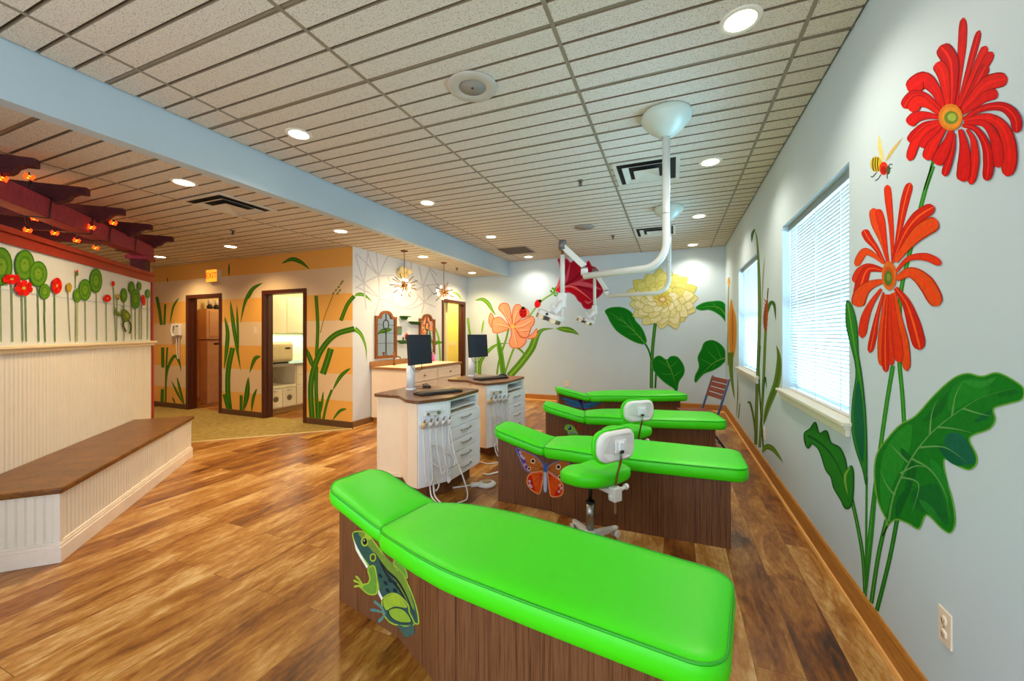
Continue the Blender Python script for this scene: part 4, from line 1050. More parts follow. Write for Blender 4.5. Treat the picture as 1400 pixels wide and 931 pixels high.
# phone with coiled cord
o5 = on_y(YD)(244, 451)
t = thing('wall_phone', 'white wall phone with a hanging cord left of the first doorway', 'telephone', (o5.x, YD, o5.z-.02), 0)
B(M_WPLAS).box(-.02, .12, -.06, 0, -.09, .13).build('phone_base', t, bevel=.01)
b = B(M_WPLAS); b.tube(spline([(-.06, -.05, .12), (-.07, -.075, .06), (-.07, -.075, -.03), (-.06, -.05, -.10)], 5), [.03]*3+[.018]*10+[.03]*3, 10); b.build('handset', t)
B(mat('phone_label', (40, 36, 90), .4)).box(.03, .10, -.062, -.06, .08, .10).build('display', t)
b = B(M_WPLAS); b.box(-.12, -.02, -.03, 0, -.13, .14); b.build('wall_cradle', t, bevel=.008)
b = B(M_HOSE); b.tube(spline([(-.01, -.03, -.09), (.0, -.03, -.32), (.02, -.03, -.50), (.06, -.03, -.52), (.08, -.03, -.42), (.07, -.03, -.09)], 8), .007, 6); b.build('cord', t)
# exit sign
o6 = on_y(YD-.08)(289, 377)
t = thing('exit_sign', 'lit orange EXIT sign above the first doorway', 'exit sign', (o6.x, YD, o6.z), 0)
B(mat('exit_housing', (206, 190, 150), .5)).box(-.155, .155, -.08, 0, -.115, .115).build('housing', t, bevel=.006)
B(mat('exit_face', (255, 150, 50), .5, var=0, emit=(255, 140, 30), es=1.6)).box(-.145, .145, -.083, -.08, -.105, .105).build('lit_face', t)
def text_mesh(s, size, m, name, parent, M, ext=.001):
    c = bpy.data.curves.new('txt', 'FONT'); c.body = s; c.size = size; c.extrude = ext; c.align_x = 'CENTER'; c.align_y = 'CENTER'
    o = bpy.data.objects.new('txt', c); COL.objects.link(o); dg = bpy.context.evaluated_depsgraph_get(); me = bpy.data.meshes.new_from_object(o.evaluated_get(dg)); bpy.data.objects.remove(o)
    me.transform(M); me.materials.clear(); me.materials.append(m); q = bpy.data.objects.new(name, me); COL.objects.link(q); q.parent = parent; return q
text_mesh('EXIT', .15, mat('exit_letters', (230, 60, 20), .5, var=0, emit=(240, 50, 16), es=1.4), 'lettering', t, Tr(0, -.085, 0) @ Matrix.Rotation(PI/2, 4, 'X'))

# ================================================================== PARTITION, BENCH, PERGOLA
S2 = math.sqrt(.5)
DT = Vector((-S2, S2, 0)); DN = Vector((S2, S2, 0))     # along the wall (away), towards the room
P0 = Vector((-5.57, 2.51, 0))                            # wall face at the bench end
MW = Matrix(((DT.x, DN.x, 0, P0.x), (DT.y, DN.y, 0, P0.y), (0, 0, 1, 0), (0, 0, 0, 1)))   # x along, y into room
def beads(mb, x0, x1, y, z0, z1, M, sp=.042, dep=.004, flip=False):
    xs = []; x = x0
    while x < x1 - sp*.5:
        xs += [(x, y), (x+sp-.012, y), (x+sp-.009, y-dep), (x+sp-.006, y-dep*.2), (x+sp-.003, y-dep)]; x += sp
    xs += [(x1, y)]
    a = [mb.v(M @ Vector((p[0], p[1], z0))) for p in xs]; c = [mb.v(M @ Vector((p[0], p[1], z1))) for p in xs]
    for i in range(len(xs)-1): mb.f([a[i], a[i+1], c[i+1], c[i]])
XN, XE = -3.4, .50
w = B(mat('partition_paint', (214, 220, 218), .5, var=.02)); w.box(XN, XE-.035, -.14, -.005, 0, 2.05, MW)
partition = struct(w.build('wall_partition'))
b = B(M_BEAD); beads(b, XN, XE-.035, .0, .0, 1.30, MW); b.build('beadboard', partition, recalc=False)
b = B(M_RAIL); b.box(XN, XE+.01, -.005, .022, 1.285, 1.315, MW); b.box(XN, XE+.01, -.005, .045, 1.315, 1.34, MW); b.build('chair_rail', partition, bevel=.006)
b = B(M_REDT); b.box(XN, XE, -.16, .012, 2.05, 2.125, MW); b.box(XN, XE+.0, -.18, .03, 2.125, 2.165, MW); b.box(XE-.035, XE+.01, -.16, .012, 0, 2.05, MW); b.build('red_trim', partition, bevel=.004)
def on_part():
    return on_v((P0.x, P0.y), (S2, S2))
# mural of the partition
a = Art(on_part(), (S2*1., S2*1., 0), 0, 320, 6.205); 
def shift_art(a, d): f = a.pl; a.pl = lambda x, y: f(x, y) + a.n*d
GRN, DG, RED = (88, 136, 30), (36, 110, 30), (216, 30, 20)
ST = (96, 148, 80)
for p in ([(98, 430), (107, 915)], [(185, 505), (195, 915)], [(217, 530), (224, 915)], [(320, 450), (330, 915)], [(378, 555), (380, 640), (378, 700), (385, 915)], [(463, 510), (467, 915)], [(577, 495), (585, 700), (597, 910)], [(640, 355), (640, 460)], [(722, 570), (727, 910)], [(817, 500), (823, 905)], [(900, 580), (903, 905)], [(962, 445), (970, 640), (985, 905)], [(993, 560), (990, 905)], [(1052, 580), (1052, 905)], [(1115, 600), (1117, 895)], [(1148, 635), (1150, 895)], [(1183, 480), (1182, 895)], [(1200, 600), (1202, 895)], [(1253, 545), (1253, 895)], [(2, 440), (7, 915)]):
    a.stroke(p, 9 if p[0][0] < 500 else 6, (70, 124, 60) if p[0][0] < 500 else (112, 144, 84))
a.stroke([(650, 580), (650, 910)], 20, (158, 172, 120))
a.stroke([(0, 465), (300, 510), (430, 525), (610, 550), (760, 568), (1000, 600), (1285, 642)], 4, (150, 176, 196))
for i, (x, y, rx, ry) in enumerate([(8, 275, 97, 165), (207, 262, 85, 130), (322, 338, 77, 110), (376, 487, 47, 67), (653, 520, 35, 60), (717, 473, 54, 93), (810, 395, 53, 105), (1048, 520, 28, 60), (1113, 455, 26, 55), (1145, 550, 38, 85), (1178, 442, 17, 37), (1250, 507, 17, 38)]):
    a.ell(x, y, rx, ry, (52, 112, 26)); a.ell(x, y, rx*.88, ry*.9, (92, 144, 34)); a.ell(x, y, rx*.62, ry*.62, (74, 128, 32)); a.ell(x, y, rx*.42, ry*.42, (112, 152, 40)); a.ell(x, y-ry*.06, rx*.12, ry*.12, (40, 100, 30))
    for k in range(8):
        q = k*PI/4 + i; a.stroke([(x, y), (x+rx*.8*math.cos(q), y+ry*.8*math.sin(q))], rx*.035, (134, 168, 60), 'taper')
a.ell(577, 452, 23, 42, (180, 150, 44)); a.ell(993, 528, 19, 20, (176, 150, 50)); a.poly([(978, 545), (993, 562), (1008, 545)], (70, 120, 40), smooth=False)
def poppy(cx, cy, rx, ry, n=8, seedc=(196, 180, 60)):
    for k in range(n):
        q = 2*PI*k/n + .3; a.stroke([(cx, cy), (cx+rx*.5*math.cos(q), cy+ry*.5*math.sin(q)), (cx+rx*math.cos(q), cy+ry*math.sin(q))], rx*.6, (226, 28, 18) if k % 2 else (198, 20, 20), 'petal')
    a.ell(cx, cy, rx*.2, ry*.2, seedc)
poppy(88, 382, 78, 40, 7); poppy(190, 458, 78, 68, 7)
a.ell(472, 438, 43, 70, (214, 30, 22)); poppy(472, 438, 40, 64, 8); a.ell(902, 545, 33, 30, (214, 30, 22)); poppy(902, 545, 33, 33, 6); a.ell(1210, 560, 16, 47, (214, 30, 22), -.12)
a.ell(643, 318, 10, 16, (214, 30, 22)); a.ell(643, 338, 10, 18, (60, 120, 40)); a.ell(952, 420, 13, 22, (214, 30, 22))
FR, FD = (104, 128, 36), (60, 82, 24)
a.stroke([(1050, 655), (1010, 685), (985, 665), (970, 640)], 22, FR, 'flat'); a.stroke([(970, 650), (962, 685)], 10, FR, 'petal'); a.stroke([(970, 640), (985, 620)], 8, FR)
a.poly([(1025, 655), (1045, 640), (1075, 660), (1095, 700), (1080, 735), (1045, 740), (1030, 700)], FR, (FD, 5)); a.stroke([(1045, 660), (1035, 625), (1018, 602)], 14, FR, 'taper')
a.stroke([(1045, 735), (1032, 765), (1045, 795), (1060, 830)], 13, FD); a.stroke([(1080, 730), (1100, 770), (1100, 810), (1090, 845)], 13, FD); a.ell(1068, 690, 14, 24, (140, 156, 60), -.4)
a.done('painted_pond', partition, 'painted lily pads, red poppies and a green frog')
# bench
bt = thing('built_in_bench', 'brown topped bench with white beadboard front along the mural partition', 'bench', (0, 0, 0))
BW = .545; bx0, bx1 = -2.345, .0   # along the wall
MB2 = MW
b = B(M_BEAD); b.box(bx0+.03, bx1-.03, .004, BW-.03, 0, .43, MB2); b.build('bench_core', bt)
b = B(M_BEAD)
beads(b, bx0+.02, bx1-.02, BW-.02, .12, .432, MB2)
Mend0 = MB2 @ Tr(bx0+.02, 0, 0) @ Rz(PI/2)       # near end: facing -x
beads(b, .004, BW-.022, .0, .12, .432, Mend0)
b.build('front_beadboard', bt, recalc=False)
b = B(M_BEAD); b.box(bx0+.012, bx0+.045, BW-.045, BW-.012, .0, .432, MB2); b.build('corner_board', bt, bevel=.003); b = B(M_BEAD); b.box(bx1-.045, bx1-.012, BW-.045, BW-.012, 0, .432, MB2); b.build('corner_board', bt, bevel=.003)
b = B(mat('bench_base_paint', (238, 226, 214), .4)); 
for z0, z1, o in ((0, .095, .012), (.095, .115, .006), (.115, .128, .001)): b.prism([(bx0-.0-o+.012, .002), (bx0-.0-o+.012, BW-.012+o), (bx1+o-.012, BW-.012+o), (bx1+o-.012, .002)], z0, z1, MB2)
b.build('base_moulding', bt, bevel=.003)
b = B(wood('bench_top_wood', [(82, 44, 8), (106, 62, 14), (128, 80, 22)], (4, 4, 4), .32, scale=2.))
b.prism([(bx0-.015, .002), (bx0-.015, BW+.012), (bx1+.012, BW+.012), (bx1+.012, .002)], .432, .47, MB2); b.build('bench_top', bt, bevel=.010)
# pergola
pg = thing('pergola', 'dark red wooden pergola frame with carved rafter ends above the mural partition', 'pergola', (0, 0, 0))
b = B(M_PERG); b.box(-3.3, XE+.02, -.13, .01, 2.345, 2.50, MW); b.build('main_beam', pg, bevel=.008)
b = B(M_PERGD); b.box(XE-.20, XE-.06, -.14, .0, 2.165, 2.31, MW); b.build('post', pg, bevel=.004)
b = B(M_PERG); b.box(XE-.24, XE+.0, -.17, .03, 2.30, 2.345, MW); b.build('post_cap', pg, bevel=.004)
tw = lambda tt: (tt*2 - (P0.y-P0.x))/2/ S2   # t=(Y-X)/2 -> along distance
prof = [(-1.5, -.02), (.035, -.02), (.05, .0), (.078, .004), (.100, .022), (.115, .050), (.15, .07), (.205, .07), (.21, .078), (.21, .13), (-1.5, .13)]
for k in range(-1, 5):
    al = ((2.70 + .42*k) - (P0.y-P0.x)/2)/S2
    b = B(M_PERGD); Mr = MW @ Tr(al, 0, 2.50) @ Matrix(((0, 0, 1, 0), (1, 0, 0, 0), (0, 1, 0, 0), (0, 0, 0, 1)))
    b.prism(prof, -.03, .03, Mr); b.build('rafter', pg, bevel=.004)
# string of orange flower lights
sl = thing('string_lights', 'string of glowing orange flower-shaped lights draped on the pergola', 'string lights', (0, 0, 0))
MG = mat('string_bulb', (255, 90, 20), .4, var=0, emit=(255, 60, 8), es=3.); MGY = mat('string_core', (255, 200, 80), .4, var=0, emit=(255, 150, 40), es=6.)
wire = B(mat('wire_green', (22, 30, 18), .6))
def bulb(p):
    b = B(MG)
    for k in range(6):
        q = k*PI/3; d = Vector((math.cos(q), math.sin(q), 0))
        b.tube([Vector(p) + d*.006, Vector(p) + d*.018 + Vector((0, 0, -.010 + .008*(k % 2))), Vector(p) + d*.028 + Vector((0, 0, -.004 + .014*(k % 3)))], [.006, .011, .004], 6)
    o = b.build('flower_shade', sl); B(MGY).ball(Vector(p)+Vector((0, 0, -.002)), .013, seg=10).build('bulb', o)
    wire.tube([Vector(p)+Vector((0, 0, .004)), Vector(p)+Vector((0, 0, .035))], .004, 5)
def onpl(px, py, off):   # a point at `off` metres behind (-) / before (+) the partition face
    q = P0 + DN*off; return on_v((q.x, q.y), (S2, S2))(px, py)
fb = [(40, 242, .03), (26, 279, -.18), (70, 299, -.16), (38, 315, -.5), (75, 319, -.45), (105, 329, -.4), (125, 311, .03), (131, 323, -.25), (131, 339, -.35), (155, 305, .10), (154, 336, -.25), (170, 339, -.2), (48, 299, -.5), (103, 310, -.18), (113, 309, -.18), (3, 244, .05)]
for x, y, o in fb: bulb(onpl(x, y, o))
for al in (-2.0, -1.42, -.86, -.55, -.02):    # wire wraps round the beam
    wire.tube([MW @ Vector(p) for p in ((al, -.14, 2.335), (al+.03, .018, 2.338), (al+.06, .018, 2.505), (al+.08, -.05, 2.51))], .005, 5)
pts = [Vector(onpl(x, y, o))+Vector((0, 0, .035)) for x, y, o in sorted(fb)]
wire.tube(spline([p for p in pts], 3), .003, 5)
wire.build('wire', sl)
plamp(-5.1, 1.5, 2.28, 5, (1, .35, .12), .2); plamp(-6.1, 2.2, 2.28, 4, (1, .35, .12), .2)

# ================================================================== ROOMS BEHIND THE DOORWAYS
MY = mat('yellow_room_paint', (240, 224, 132), .6, var=.02)
MYL = mat('utility_room_paint', (240, 226, 170), .6, var=.02)
MOR = mat('orange_room_paint', (224, 164, 104), .6, var=.04)
# room A (first doorway)
b = B(MOR); b.box(-9.25, -9.1, YD+.13, 7.0, 0, 1.72); b.m(MYL); b.box(-9.25, -9.1, YD+.13, 7.0, 1.72, ZL+.1); wa = struct(b.build('wall_closet')); struct(B(MOR).box(-9.1, -7.35, 6.9, 7.0, 0, ZL+.1).build('wall_closet_end')); struct(B(MOR).box(-7.35, -7.2, YD+.13, 7.0, 0, ZL+.1).build('wall_closet_side'))
baseboard('baseboard_closet', (-9.1, YD+.13), (-9.1, 6.9), (1, 0), .11)
cabl = mat('closet_cabinet', (226, 184, 128), .5)
t = thing('wall_cabinet', 'cream wall cabinet with vents inside the first doorway', 'cabinet', (-9.1, 5.16, 1.32))
b = B(cabl); b.box(0, .30, .0, .80, 0, .62); b.build('cabinet_body', t, bevel=.004); b = B(cabl); b.box(.30, .315, .05, .38, .06, .58); b.build('door', t, bevel=.003); b = B(cabl); b.box(.30, .315, .42, .76, .06, .58); b.build('door', t, bevel=.003)
t = thing('tall_appliance', 'tall cream appliance with a dark display under the wall cabinet', 'appliance', (-9.1, 5.20, 0))
b = B(cabl); b.box(.01, .26, 0, .70, 0, 1.30); b.build('appliance_body', t, bevel=.006); B(M_SOCK).box(.26, .265, .12, .30, 1.20, 1.24).build('display', t); B(M_SOCK).box(.26, .27, .28, .55, .93, .945).build('handle', t)
for y, l in ((5.31, 'left dark bottle with white top on the closet cabinet'), (5.44, 'right dark bottle with white top on the closet cabinet')):
    t = thing('dark_bottle', l, 'bottle', (-8.95, y, 1.94)); B(M_BLACK).lathe([(0, 0), (.05, 0), (.055, .06), (.03, .1), (0, .1)], seg=14).build('bottle_body', t); B(M_WPLAS).lathe([(0, .1), (.03, .1), (.035, .16), (.02, .2), (0, .2)], seg=14).build('bottle_cap', t)
t = thing('wall_hook', 'pale hook rail on the wall inside the first doorway', 'hook', (-9.1, 5.14, 1.90)); b = B(M_WPLAS); b.box(0, .02, -.02, .02, -.06, .06); b.tube([(.01, 0, 0), (.05, .02, .01), (.07, .10, .02)], .008, 6); b.build('hook_arm', t)
plamp(-8.2, 5.6, 2.5, 16, (1, .72, .36), .1)
# room B (second doorway): sterilising room
b = B(MYL); b.box(-7.19, -7.1, YD+.13, 7.6, 0, ZL+.1); wbm = struct(b.build('wall_sterile')); struct(B(MYL).box(-7.1, -4.61, 7.5, 7.6, 0, ZL+.1).build('wall_sterile_end'))
t = thing('base_cabinets', 'cream base cabinet run with grey counter inside the second doorway', 'cabinet', (-7.1, 4.80, 0))
MC2 = mat('sterile_cabinet', (244, 234, 206), .4, var=.02)
b = B(MC2); b.box(.0, .58, 0, 2.4, .10, .12); b.box(0, .58, 0, .02, .12, .86); b.box(0, .02, 0, 2.4, .12, .86); b.box(0, .58, .54, .56, .12, .86); b.box(0, .58, 2.38, 2.4, .12, .86); b.box(0, .60, .0, .54, .46, .50); b.box(0, .56, .56, 2.38, .12, .86); b.box(0, .58, 0, 2.4, .84, .86); b.build('cabinet_carcass', t)
b = B(MC2); b.box(0.02, .54, .02, .54, .12, .46); b.build('lower_block', t)
B(mat('sterile_kick', (190, 150, 90), .5)).box(.0, .52, 0, 2.4, 0, .10).build('toe_kick', t)
B(mat('sterile_counter', (150, 148, 138), .25)).box(0, .62, -.0, 2.42, .86, .89).build('countertop', t, bevel=.003)
for a0, a1 in ((.01, .265), (.275, .535)):
    d = B(MC2); d.box(.58, .598, a0, a1, .12, .45); dd = d.build('door', t, bevel=.003)
    B(mat('door_grommet', (120, 106, 80), .5)).lathe([(0, 0), (.05, 0), (.05, .006), (.038, .008), (0, .004)], (.598, (a0+a1)/2, .27), 20, Matrix.Rotation(PI/2, 4, 'Y')).build('grommet', dd)
    B(M_STEEL).tube([(.598, (a0+a1)/2-.05, .41), (.625, (a0+a1)/2, .405), (.598, (a0+a1)/2+.05, .41)], .005, 6).build('handle', dd)
for zi in range(4):
    z0 = .12 + zi*.18
    d = B(MC2); d.box(.56, .598, .565, 1.0, z0+.004, z0+.176); dd = d.build('drawer', t, bevel=.003); B(M_STEEL).tube([(.598, .72, z0+.12), (.62, .78, z0+.115), (.598, .84, z0+.12)], .005, 6).build('handle', dd)
t = thing('upper_cabinets', 'cream upper cabinets above the steriliser inside the second doorway', 'cabinet', (-7.1, 4.80, 1.44))
b = B(MC2); b.box(0, .33, 0, 2.4, 0, .70); b.build('cabinet_body', t)
for k in range(4): B(MC2).box(.33, .348, .005+k*.55, .545+k*.55, .005, .695).build('door', t, bevel=.003)
t = thing('steriliser', 'rounded cream tabletop steriliser on the counter inside the second doorway', 'steriliser', (-6.95, 4.86, .89))
b = B(mat('autoclave_cream', (232, 214, 164), .35)); b.prism(rounded_poly([(.0, .02), (.42, .02), (.42, .40), (.0, .40)], .10, 6), 0, .44, Matrix(((1, 0, 0, 0), (0, 0, 1, 0), (0, 1, 0, 0), (0, 0, 0, 1)))); b.build('housing', t, bevel=.01)
B(M_SOCK).box(.42, .425, .28, .38, .26, .29).build('display', t); B(mat('clave_line', (170, 150, 100), .5)).box(.42, .424, .03, .41, .055, .065).build('seam_strip', t)
B(M_SOCK).box(.06, .36, .05, .4, 0, .02).build('feet', t)
ld = bpy.data.lights.new('undercabinet', 'AREA'); ld.energy = 12; ld.color = (.45, .85, 1); ld.shape = 'RECTANGLE'; ld.size = .1; ld.size_y = 1.8
lo = bpy.data.objects.new('undercabinet', ld); COL.objects.link(lo); lo.location = (-6.92, 5.9, 1.43)
plamp(-6.0, 6.0, 2.5, 55, (1, .86, .50), .1)
# yellow room behind the vanity wall
b = B(MY); b.box(-5.75, -5.6, 7.6, 8.6, 0, ZL+.1); struct(b.build('wall_yellow'))
b = B(MY); b.box(-5.6, XV-.131, 8.36, 8.44, 0, 2.7); struct(b.build('wall_yellow_end'))
pl3 = on_y(8.36)
for (x, y), l, k in (((612.5, 470), 'pale switch on the yellow wall, left of the double one', 'switch'), ((620, 470), 'pale double switch plate on the yellow wall through the far doorway', 'double')):
    q = pl3(x, y); outlet((q.x, 8.36, q.z), (0, -1), l, k)
plamp(-5.1, 7.7, 2.45, 28, (1, .90, .62), .1)

exec_art = True
# ================================================================== MURALS
RX = on_x(XR); NX = (-1, 0, 0)
a = Art(RX, NX)
SG, SG2 = (44, 132, 36), (84, 164, 60)
# stems and leaves by the gerberas
a.stroke([(1276, 227), (1263, 268), (1243, 350), (1232, 399), (1230, 450), (1230, 496), (1234, 540), (1237, 590)], 6, SG, 'flat', SG2)
a.stroke([(1221, 500), (1212, 555), (1204, 612), (1194, 690), (1184, 790)], 6, SG, 'flat', SG2)
a.zoom(1080, 460, 1.977)
a.stroke([(290, 495), (270, 600), (235, 742)], 12, (30, 112, 30), 'flat', (64, 150, 50)); a.stroke([(262, 495), (240, 590), (220, 722)], 12, (38, 120, 32), 'flat', (84, 160, 60))
a.stroke([(208, 380), (207, 500), (206, 640)], 6, SG); a.stroke([(168, 440), (185, 520), (198, 600), (204, 704)], 10, (36, 116, 34), 'flat', SG2); a.stroke([(232, 420), (222, 540), (205, 690)], 8, SG)
LG = (22, 120, 30); LE = (110, 168, 60)
a.poly([(250, 540), (264, 504), (240, 450), (229, 380), (235, 320), (265, 275), (300, 238), (340, 215), (390, 160), (440, 115), (480, 100), (520, 108), (560, 98), (600, 115), (632, 140), (628, 170), (590, 182), (552, 195), (556, 225), (540, 250), (500, 265), (486, 280), (505, 320), (505, 345), (485, 360), (455, 350), (418, 332), (425, 390), (440, 440), (448, 500), (435, 531), (410, 518), (370, 482), (350, 520), (320, 505), (290, 495), (268, 508)], LG, (LE, 4))
a.poly([(420, 270), (460, 262), (490, 300), (500, 340), (470, 345), (430, 320)], (24, 100, 72)); a.poly([(250, 330), (290, 260), (330, 240), (320, 320), (280, 400), (262, 480), (246, 440)], (36, 138, 38))
a.poly([(440, 140), (480, 115), (530, 120), (540, 150), (480, 180), (430, 200)], (30, 132, 36)); a.poly([(330, 420), (400, 400), (420, 460), (430, 510), (390, 480), (350, 470)], (20, 104, 40))
for p, w_, c in (([(300, 300), (330, 360), (310, 430)], 26, (16, 100, 34)), ([(360, 230), (400, 200), (430, 150)], 22, (20, 104, 32)), ([(400, 290), (440, 330), (470, 350)], 24, (14, 96, 60)), ([(250, 440), (262, 400), (258, 350)], 20, (30, 140, 40)), ([(470, 120), (520, 130), (560, 110)], 18, (44, 140, 48)), ([(380, 330), (410, 380), (430, 450)], 26, (30, 134, 40)), ([(330, 400), (300, 450), (290, 490)], 22, (12, 96, 34)), ([(500, 230), (530, 215), (545, 200)], 16, (18, 100, 50)), ([(560, 160), (600, 150), (622, 150)], 16, (18, 106, 34)), ([(350, 440), (380, 470), (410, 505)], 20, (34, 128, 44))): a.stroke(p, w_, c, 'leaf')
VN = (98, 160, 84)
for p in ([(268, 500), (285, 420), (330, 330), (380, 265), (440, 215), (520, 165), (610, 140)], [(330, 330), (380, 360), (420, 420), (435, 500)], [(350, 300), (420, 300), (480, 340)], [(400, 245), (450, 250), (500, 262)], [(300, 380), (350, 400), (330, 480)], [(380, 265), (385, 210), (400, 170)], [(440, 215), (450, 160), (470, 120)], [(320, 340), (290, 310), (270, 290)], [(285, 430), (262, 400), (245, 360)], [(470, 195), (520, 210), (545, 215)], [(300, 370), (345, 350), (390, 360)]): a.stroke(p, 6, VN, 'taper')
a.poly([(42, 288), (40, 262), (55, 250), (70, 232), (80, 262), (100, 255), (112, 287), (135, 300), (150, 330), (156, 358), (168, 350), (173, 380), (169, 450), (152, 465), (138, 440), (120, 410), (112, 380), (98, 360), (85, 320), (75, 300), (60, 290), (50, 302)], (36, 124, 32), ((20, 92, 28), 4))
a.stroke([(50, 268), (85, 290), (120, 330), (148, 390), (162, 450)], 7, (18, 84, 34), 'taper'); a.stroke([(165, 352), (150, 380), (158, 430)], 7, (120, 172, 60), 'leaf')
a.poly([(155, -95), (170, -80), (182, -30), (185, 30), (188, 60), (196, 110), (205, 200), (209, 300), (208, 400), (198, 360), (178, 300), (168, 240), (171, 170), (180, 90), (160, 0), (153, -40)], (42, 130, 36), ((26, 96, 40), 3))
a.poly([(186, 120), (197, 170), (203, 280), (198, 340), (182, 290), (174, 230), (176, 170)], (16, 98, 60)); a.stroke([(158, -90), (172, 0), (185, 80), (200, 180), (208, 300)], 4, (96, 166, 56), 'taper')
a.done('painted_stems_and_leaves', wall_right, 'painted green stems, a large lobed leaf and a scalloped leaf')
def gerbera(a, petals, cols, edge):
    for i, (p, w_) in enumerate(petals):
        a.stroke(p, w_*1.08, edge, 'petal'); a.stroke(p, w_*.90, cols[i % len(cols)], 'petal')
        a.stroke(p[:], w_*.16, tuple(min(255, int(c*1.1+8)) for c in cols[(i+1) % len(cols)]), 'petal')
a = Art(RX, NX, 1180, 10, 3.723)
P1 = [([(475, 500), (490, 350), (505, 200), (512, 52)], 42), ([(485, 500), (520, 380), (560, 240), (594, 116)], 34), ([(490, 510), (540, 400), (590, 290), (627, 196)], 44), ([(500, 515), (560, 410), (610, 310), (660, 226)], 46), ([(500, 520), (550, 440), (600, 350), (630, 294)], 52), ([(505, 530), (570, 450), (640, 385), (738, 362)], 74), ([(510, 540), (580, 490), (630, 452), (690, 438)], 54),
 ([(450, 520), (456, 400), (446, 270), (395, 195)], 84), ([(435, 520), (425, 420), (408, 330), (375, 282)], 66), ([(410, 510), (370, 420), (310, 370), (232, 425)], 84), ([(400, 520), (330, 460), (260, 450), (207, 512)], 56), ([(390, 540), (330, 490), (280, 480), (246, 530)], 66), ([(390, 560), (330, 550), (270, 560), (236, 598)], 56), ([(395, 580), (320, 600), (270, 650), (243, 690)], 54), ([(400, 590), (330, 620), (270, 690), (238, 780)], 46), ([(405, 600), (370, 630), (335, 665), (298, 712)], 44),
 ([(515, 570), (610, 515), (715, 505), (780, 560), (788, 638)], 56), ([(520, 580), (640, 560), (722, 620), (752, 740), (740, 860)], 76), ([(520, 590), (620, 590), (675, 660), (692, 740), (693, 815)], 58), ([(510, 600), (580, 620), (632, 700), (645, 800), (634, 882)], 52), ([(535, 620), (568, 680), (574, 780), (553, 902)], 46), ([(500, 620), (520, 700), (522, 800), (512, 886)], 68), ([(470, 640), (462, 720), (440, 790), (418, 858)], 38), ([(425, 610), (390, 660), (355, 710), (328, 776)], 58), ([(455, 620), (440, 680), (410, 740), (376, 798)], 66)]
a.stroke([(362, 760), (340, 850), (315, 930)], 16, SG)
gerbera(a, P1, [(214, 18, 14), (196, 12, 16), (222, 26, 14)], (150, 10, 14))
a.ell(453, 558, 62, 68, (222, 124, 30)); a.ell(456, 560, 50, 54, (232, 146, 44)); a.ell(456, 560, 36, 34, (110, 136, 40)); a.ell(460, 558, 22, 20, (164, 184, 76))
a.done('painted_gerbera', wall_right, 'painted deep red gerbera flower, the higher of two')
a = Art(RX, NX, 1150, 240, 3.325)
P2 = [([(235, 400), (230, 250), (217, 120), (210, 42)], 32), ([(240, 390), (265, 250), (290, 120), (315, 32)], 38), ([(215, 395), (190, 300), (160, 220), (146, 148)], 42), ([(212, 400), (198, 290), (184, 210), (168, 152)], 34), ([(200, 400), (160, 330), (125, 285), (104, 246)], 36), ([(195, 400), (150, 362), (105, 348), (68, 412)], 34), ([(195, 430), (130, 415), (90, 440), (66, 490)], 46), ([(190, 430), (125, 425), (95, 490), (80, 560)], 54), ([(190, 480), (130, 500), (90, 540), (76, 596)], 62),
 ([(185, 515), (140, 580), (110, 650), (95, 738)], 38), ([(195, 530), (165, 640), (150, 720), (132, 806)], 30), ([(205, 540), (190, 660), (185, 760), (187, 866)], 34), ([(225, 540), (220, 660), (225, 760), (233, 864)], 30), ([(215, 540), (205, 680), (203, 790), (206, 894)], 32), ([(245, 530), (270, 660), (290, 760), (302, 888)], 40), ([(235, 535), (245, 660), (260, 760), (268, 850)], 42), ([(250, 510), (300, 580), (335, 680), (364, 792)], 60), ([(255, 470), (320, 440), (390, 490), (446, 592)], 70), ([(250, 440), (310, 378), (390, 370), (460, 402)], 34), ([(240, 390), (290, 270), (350, 190), (428, 140)], 52), ([(250, 390), (310, 310), (370, 250), (446, 208)], 68)]
gerbera(a, P2, [(222, 52, 14), (206, 34, 14), (228, 78, 20)], (178, 30, 12))
a.ell(222, 455, 34, 66, (220, 108, 34)); a.ell(220, 460, 24, 46, (206, 84, 26)); a.ell(218, 466, 18, 34, (86, 116, 34)); a.ell(220, 462, 9, 18, (128, 150, 60))
a.done('painted_gerbera', wall_right, 'painted orange-red gerbera flower, the lower of two')
a = Art(RX, NX, 1180, 10, 3.723)
a.stroke([(102, 785), (88, 720), (82, 650)], 22, (226, 206, 120), 'leaf'); a.stroke([(115, 785), (150, 730), (202, 664)], 16, (206, 178, 96), 'leaf')
a.ell(68, 798, 30, 40, (206, 176, 40)); 
for k in (-14, -2, 10): a.stroke([(68+k, 764), (64+k, 800), (70+k, 834)], 5, (50, 44, 20))
a.ell(106, 820, 22, 34, (214, 50, 22)); a.ell(106, 828, 14, 20, (170, 26, 18)); a.ell(130, 828, 9, 22, (60, 92, 60))
for p in ([(70, 840), (50, 862), (40, 860)], [(92, 850), (78, 872), (62, 882)], [(130, 810), (140, 798), (152, 800)], [(134, 820), (146, 818)], [(124, 845), (124, 872)]): a.stroke(p, 4, (40, 36, 26))
a.done('painted_bee', wall_right, 'painted yellow and red bee with raised wings')
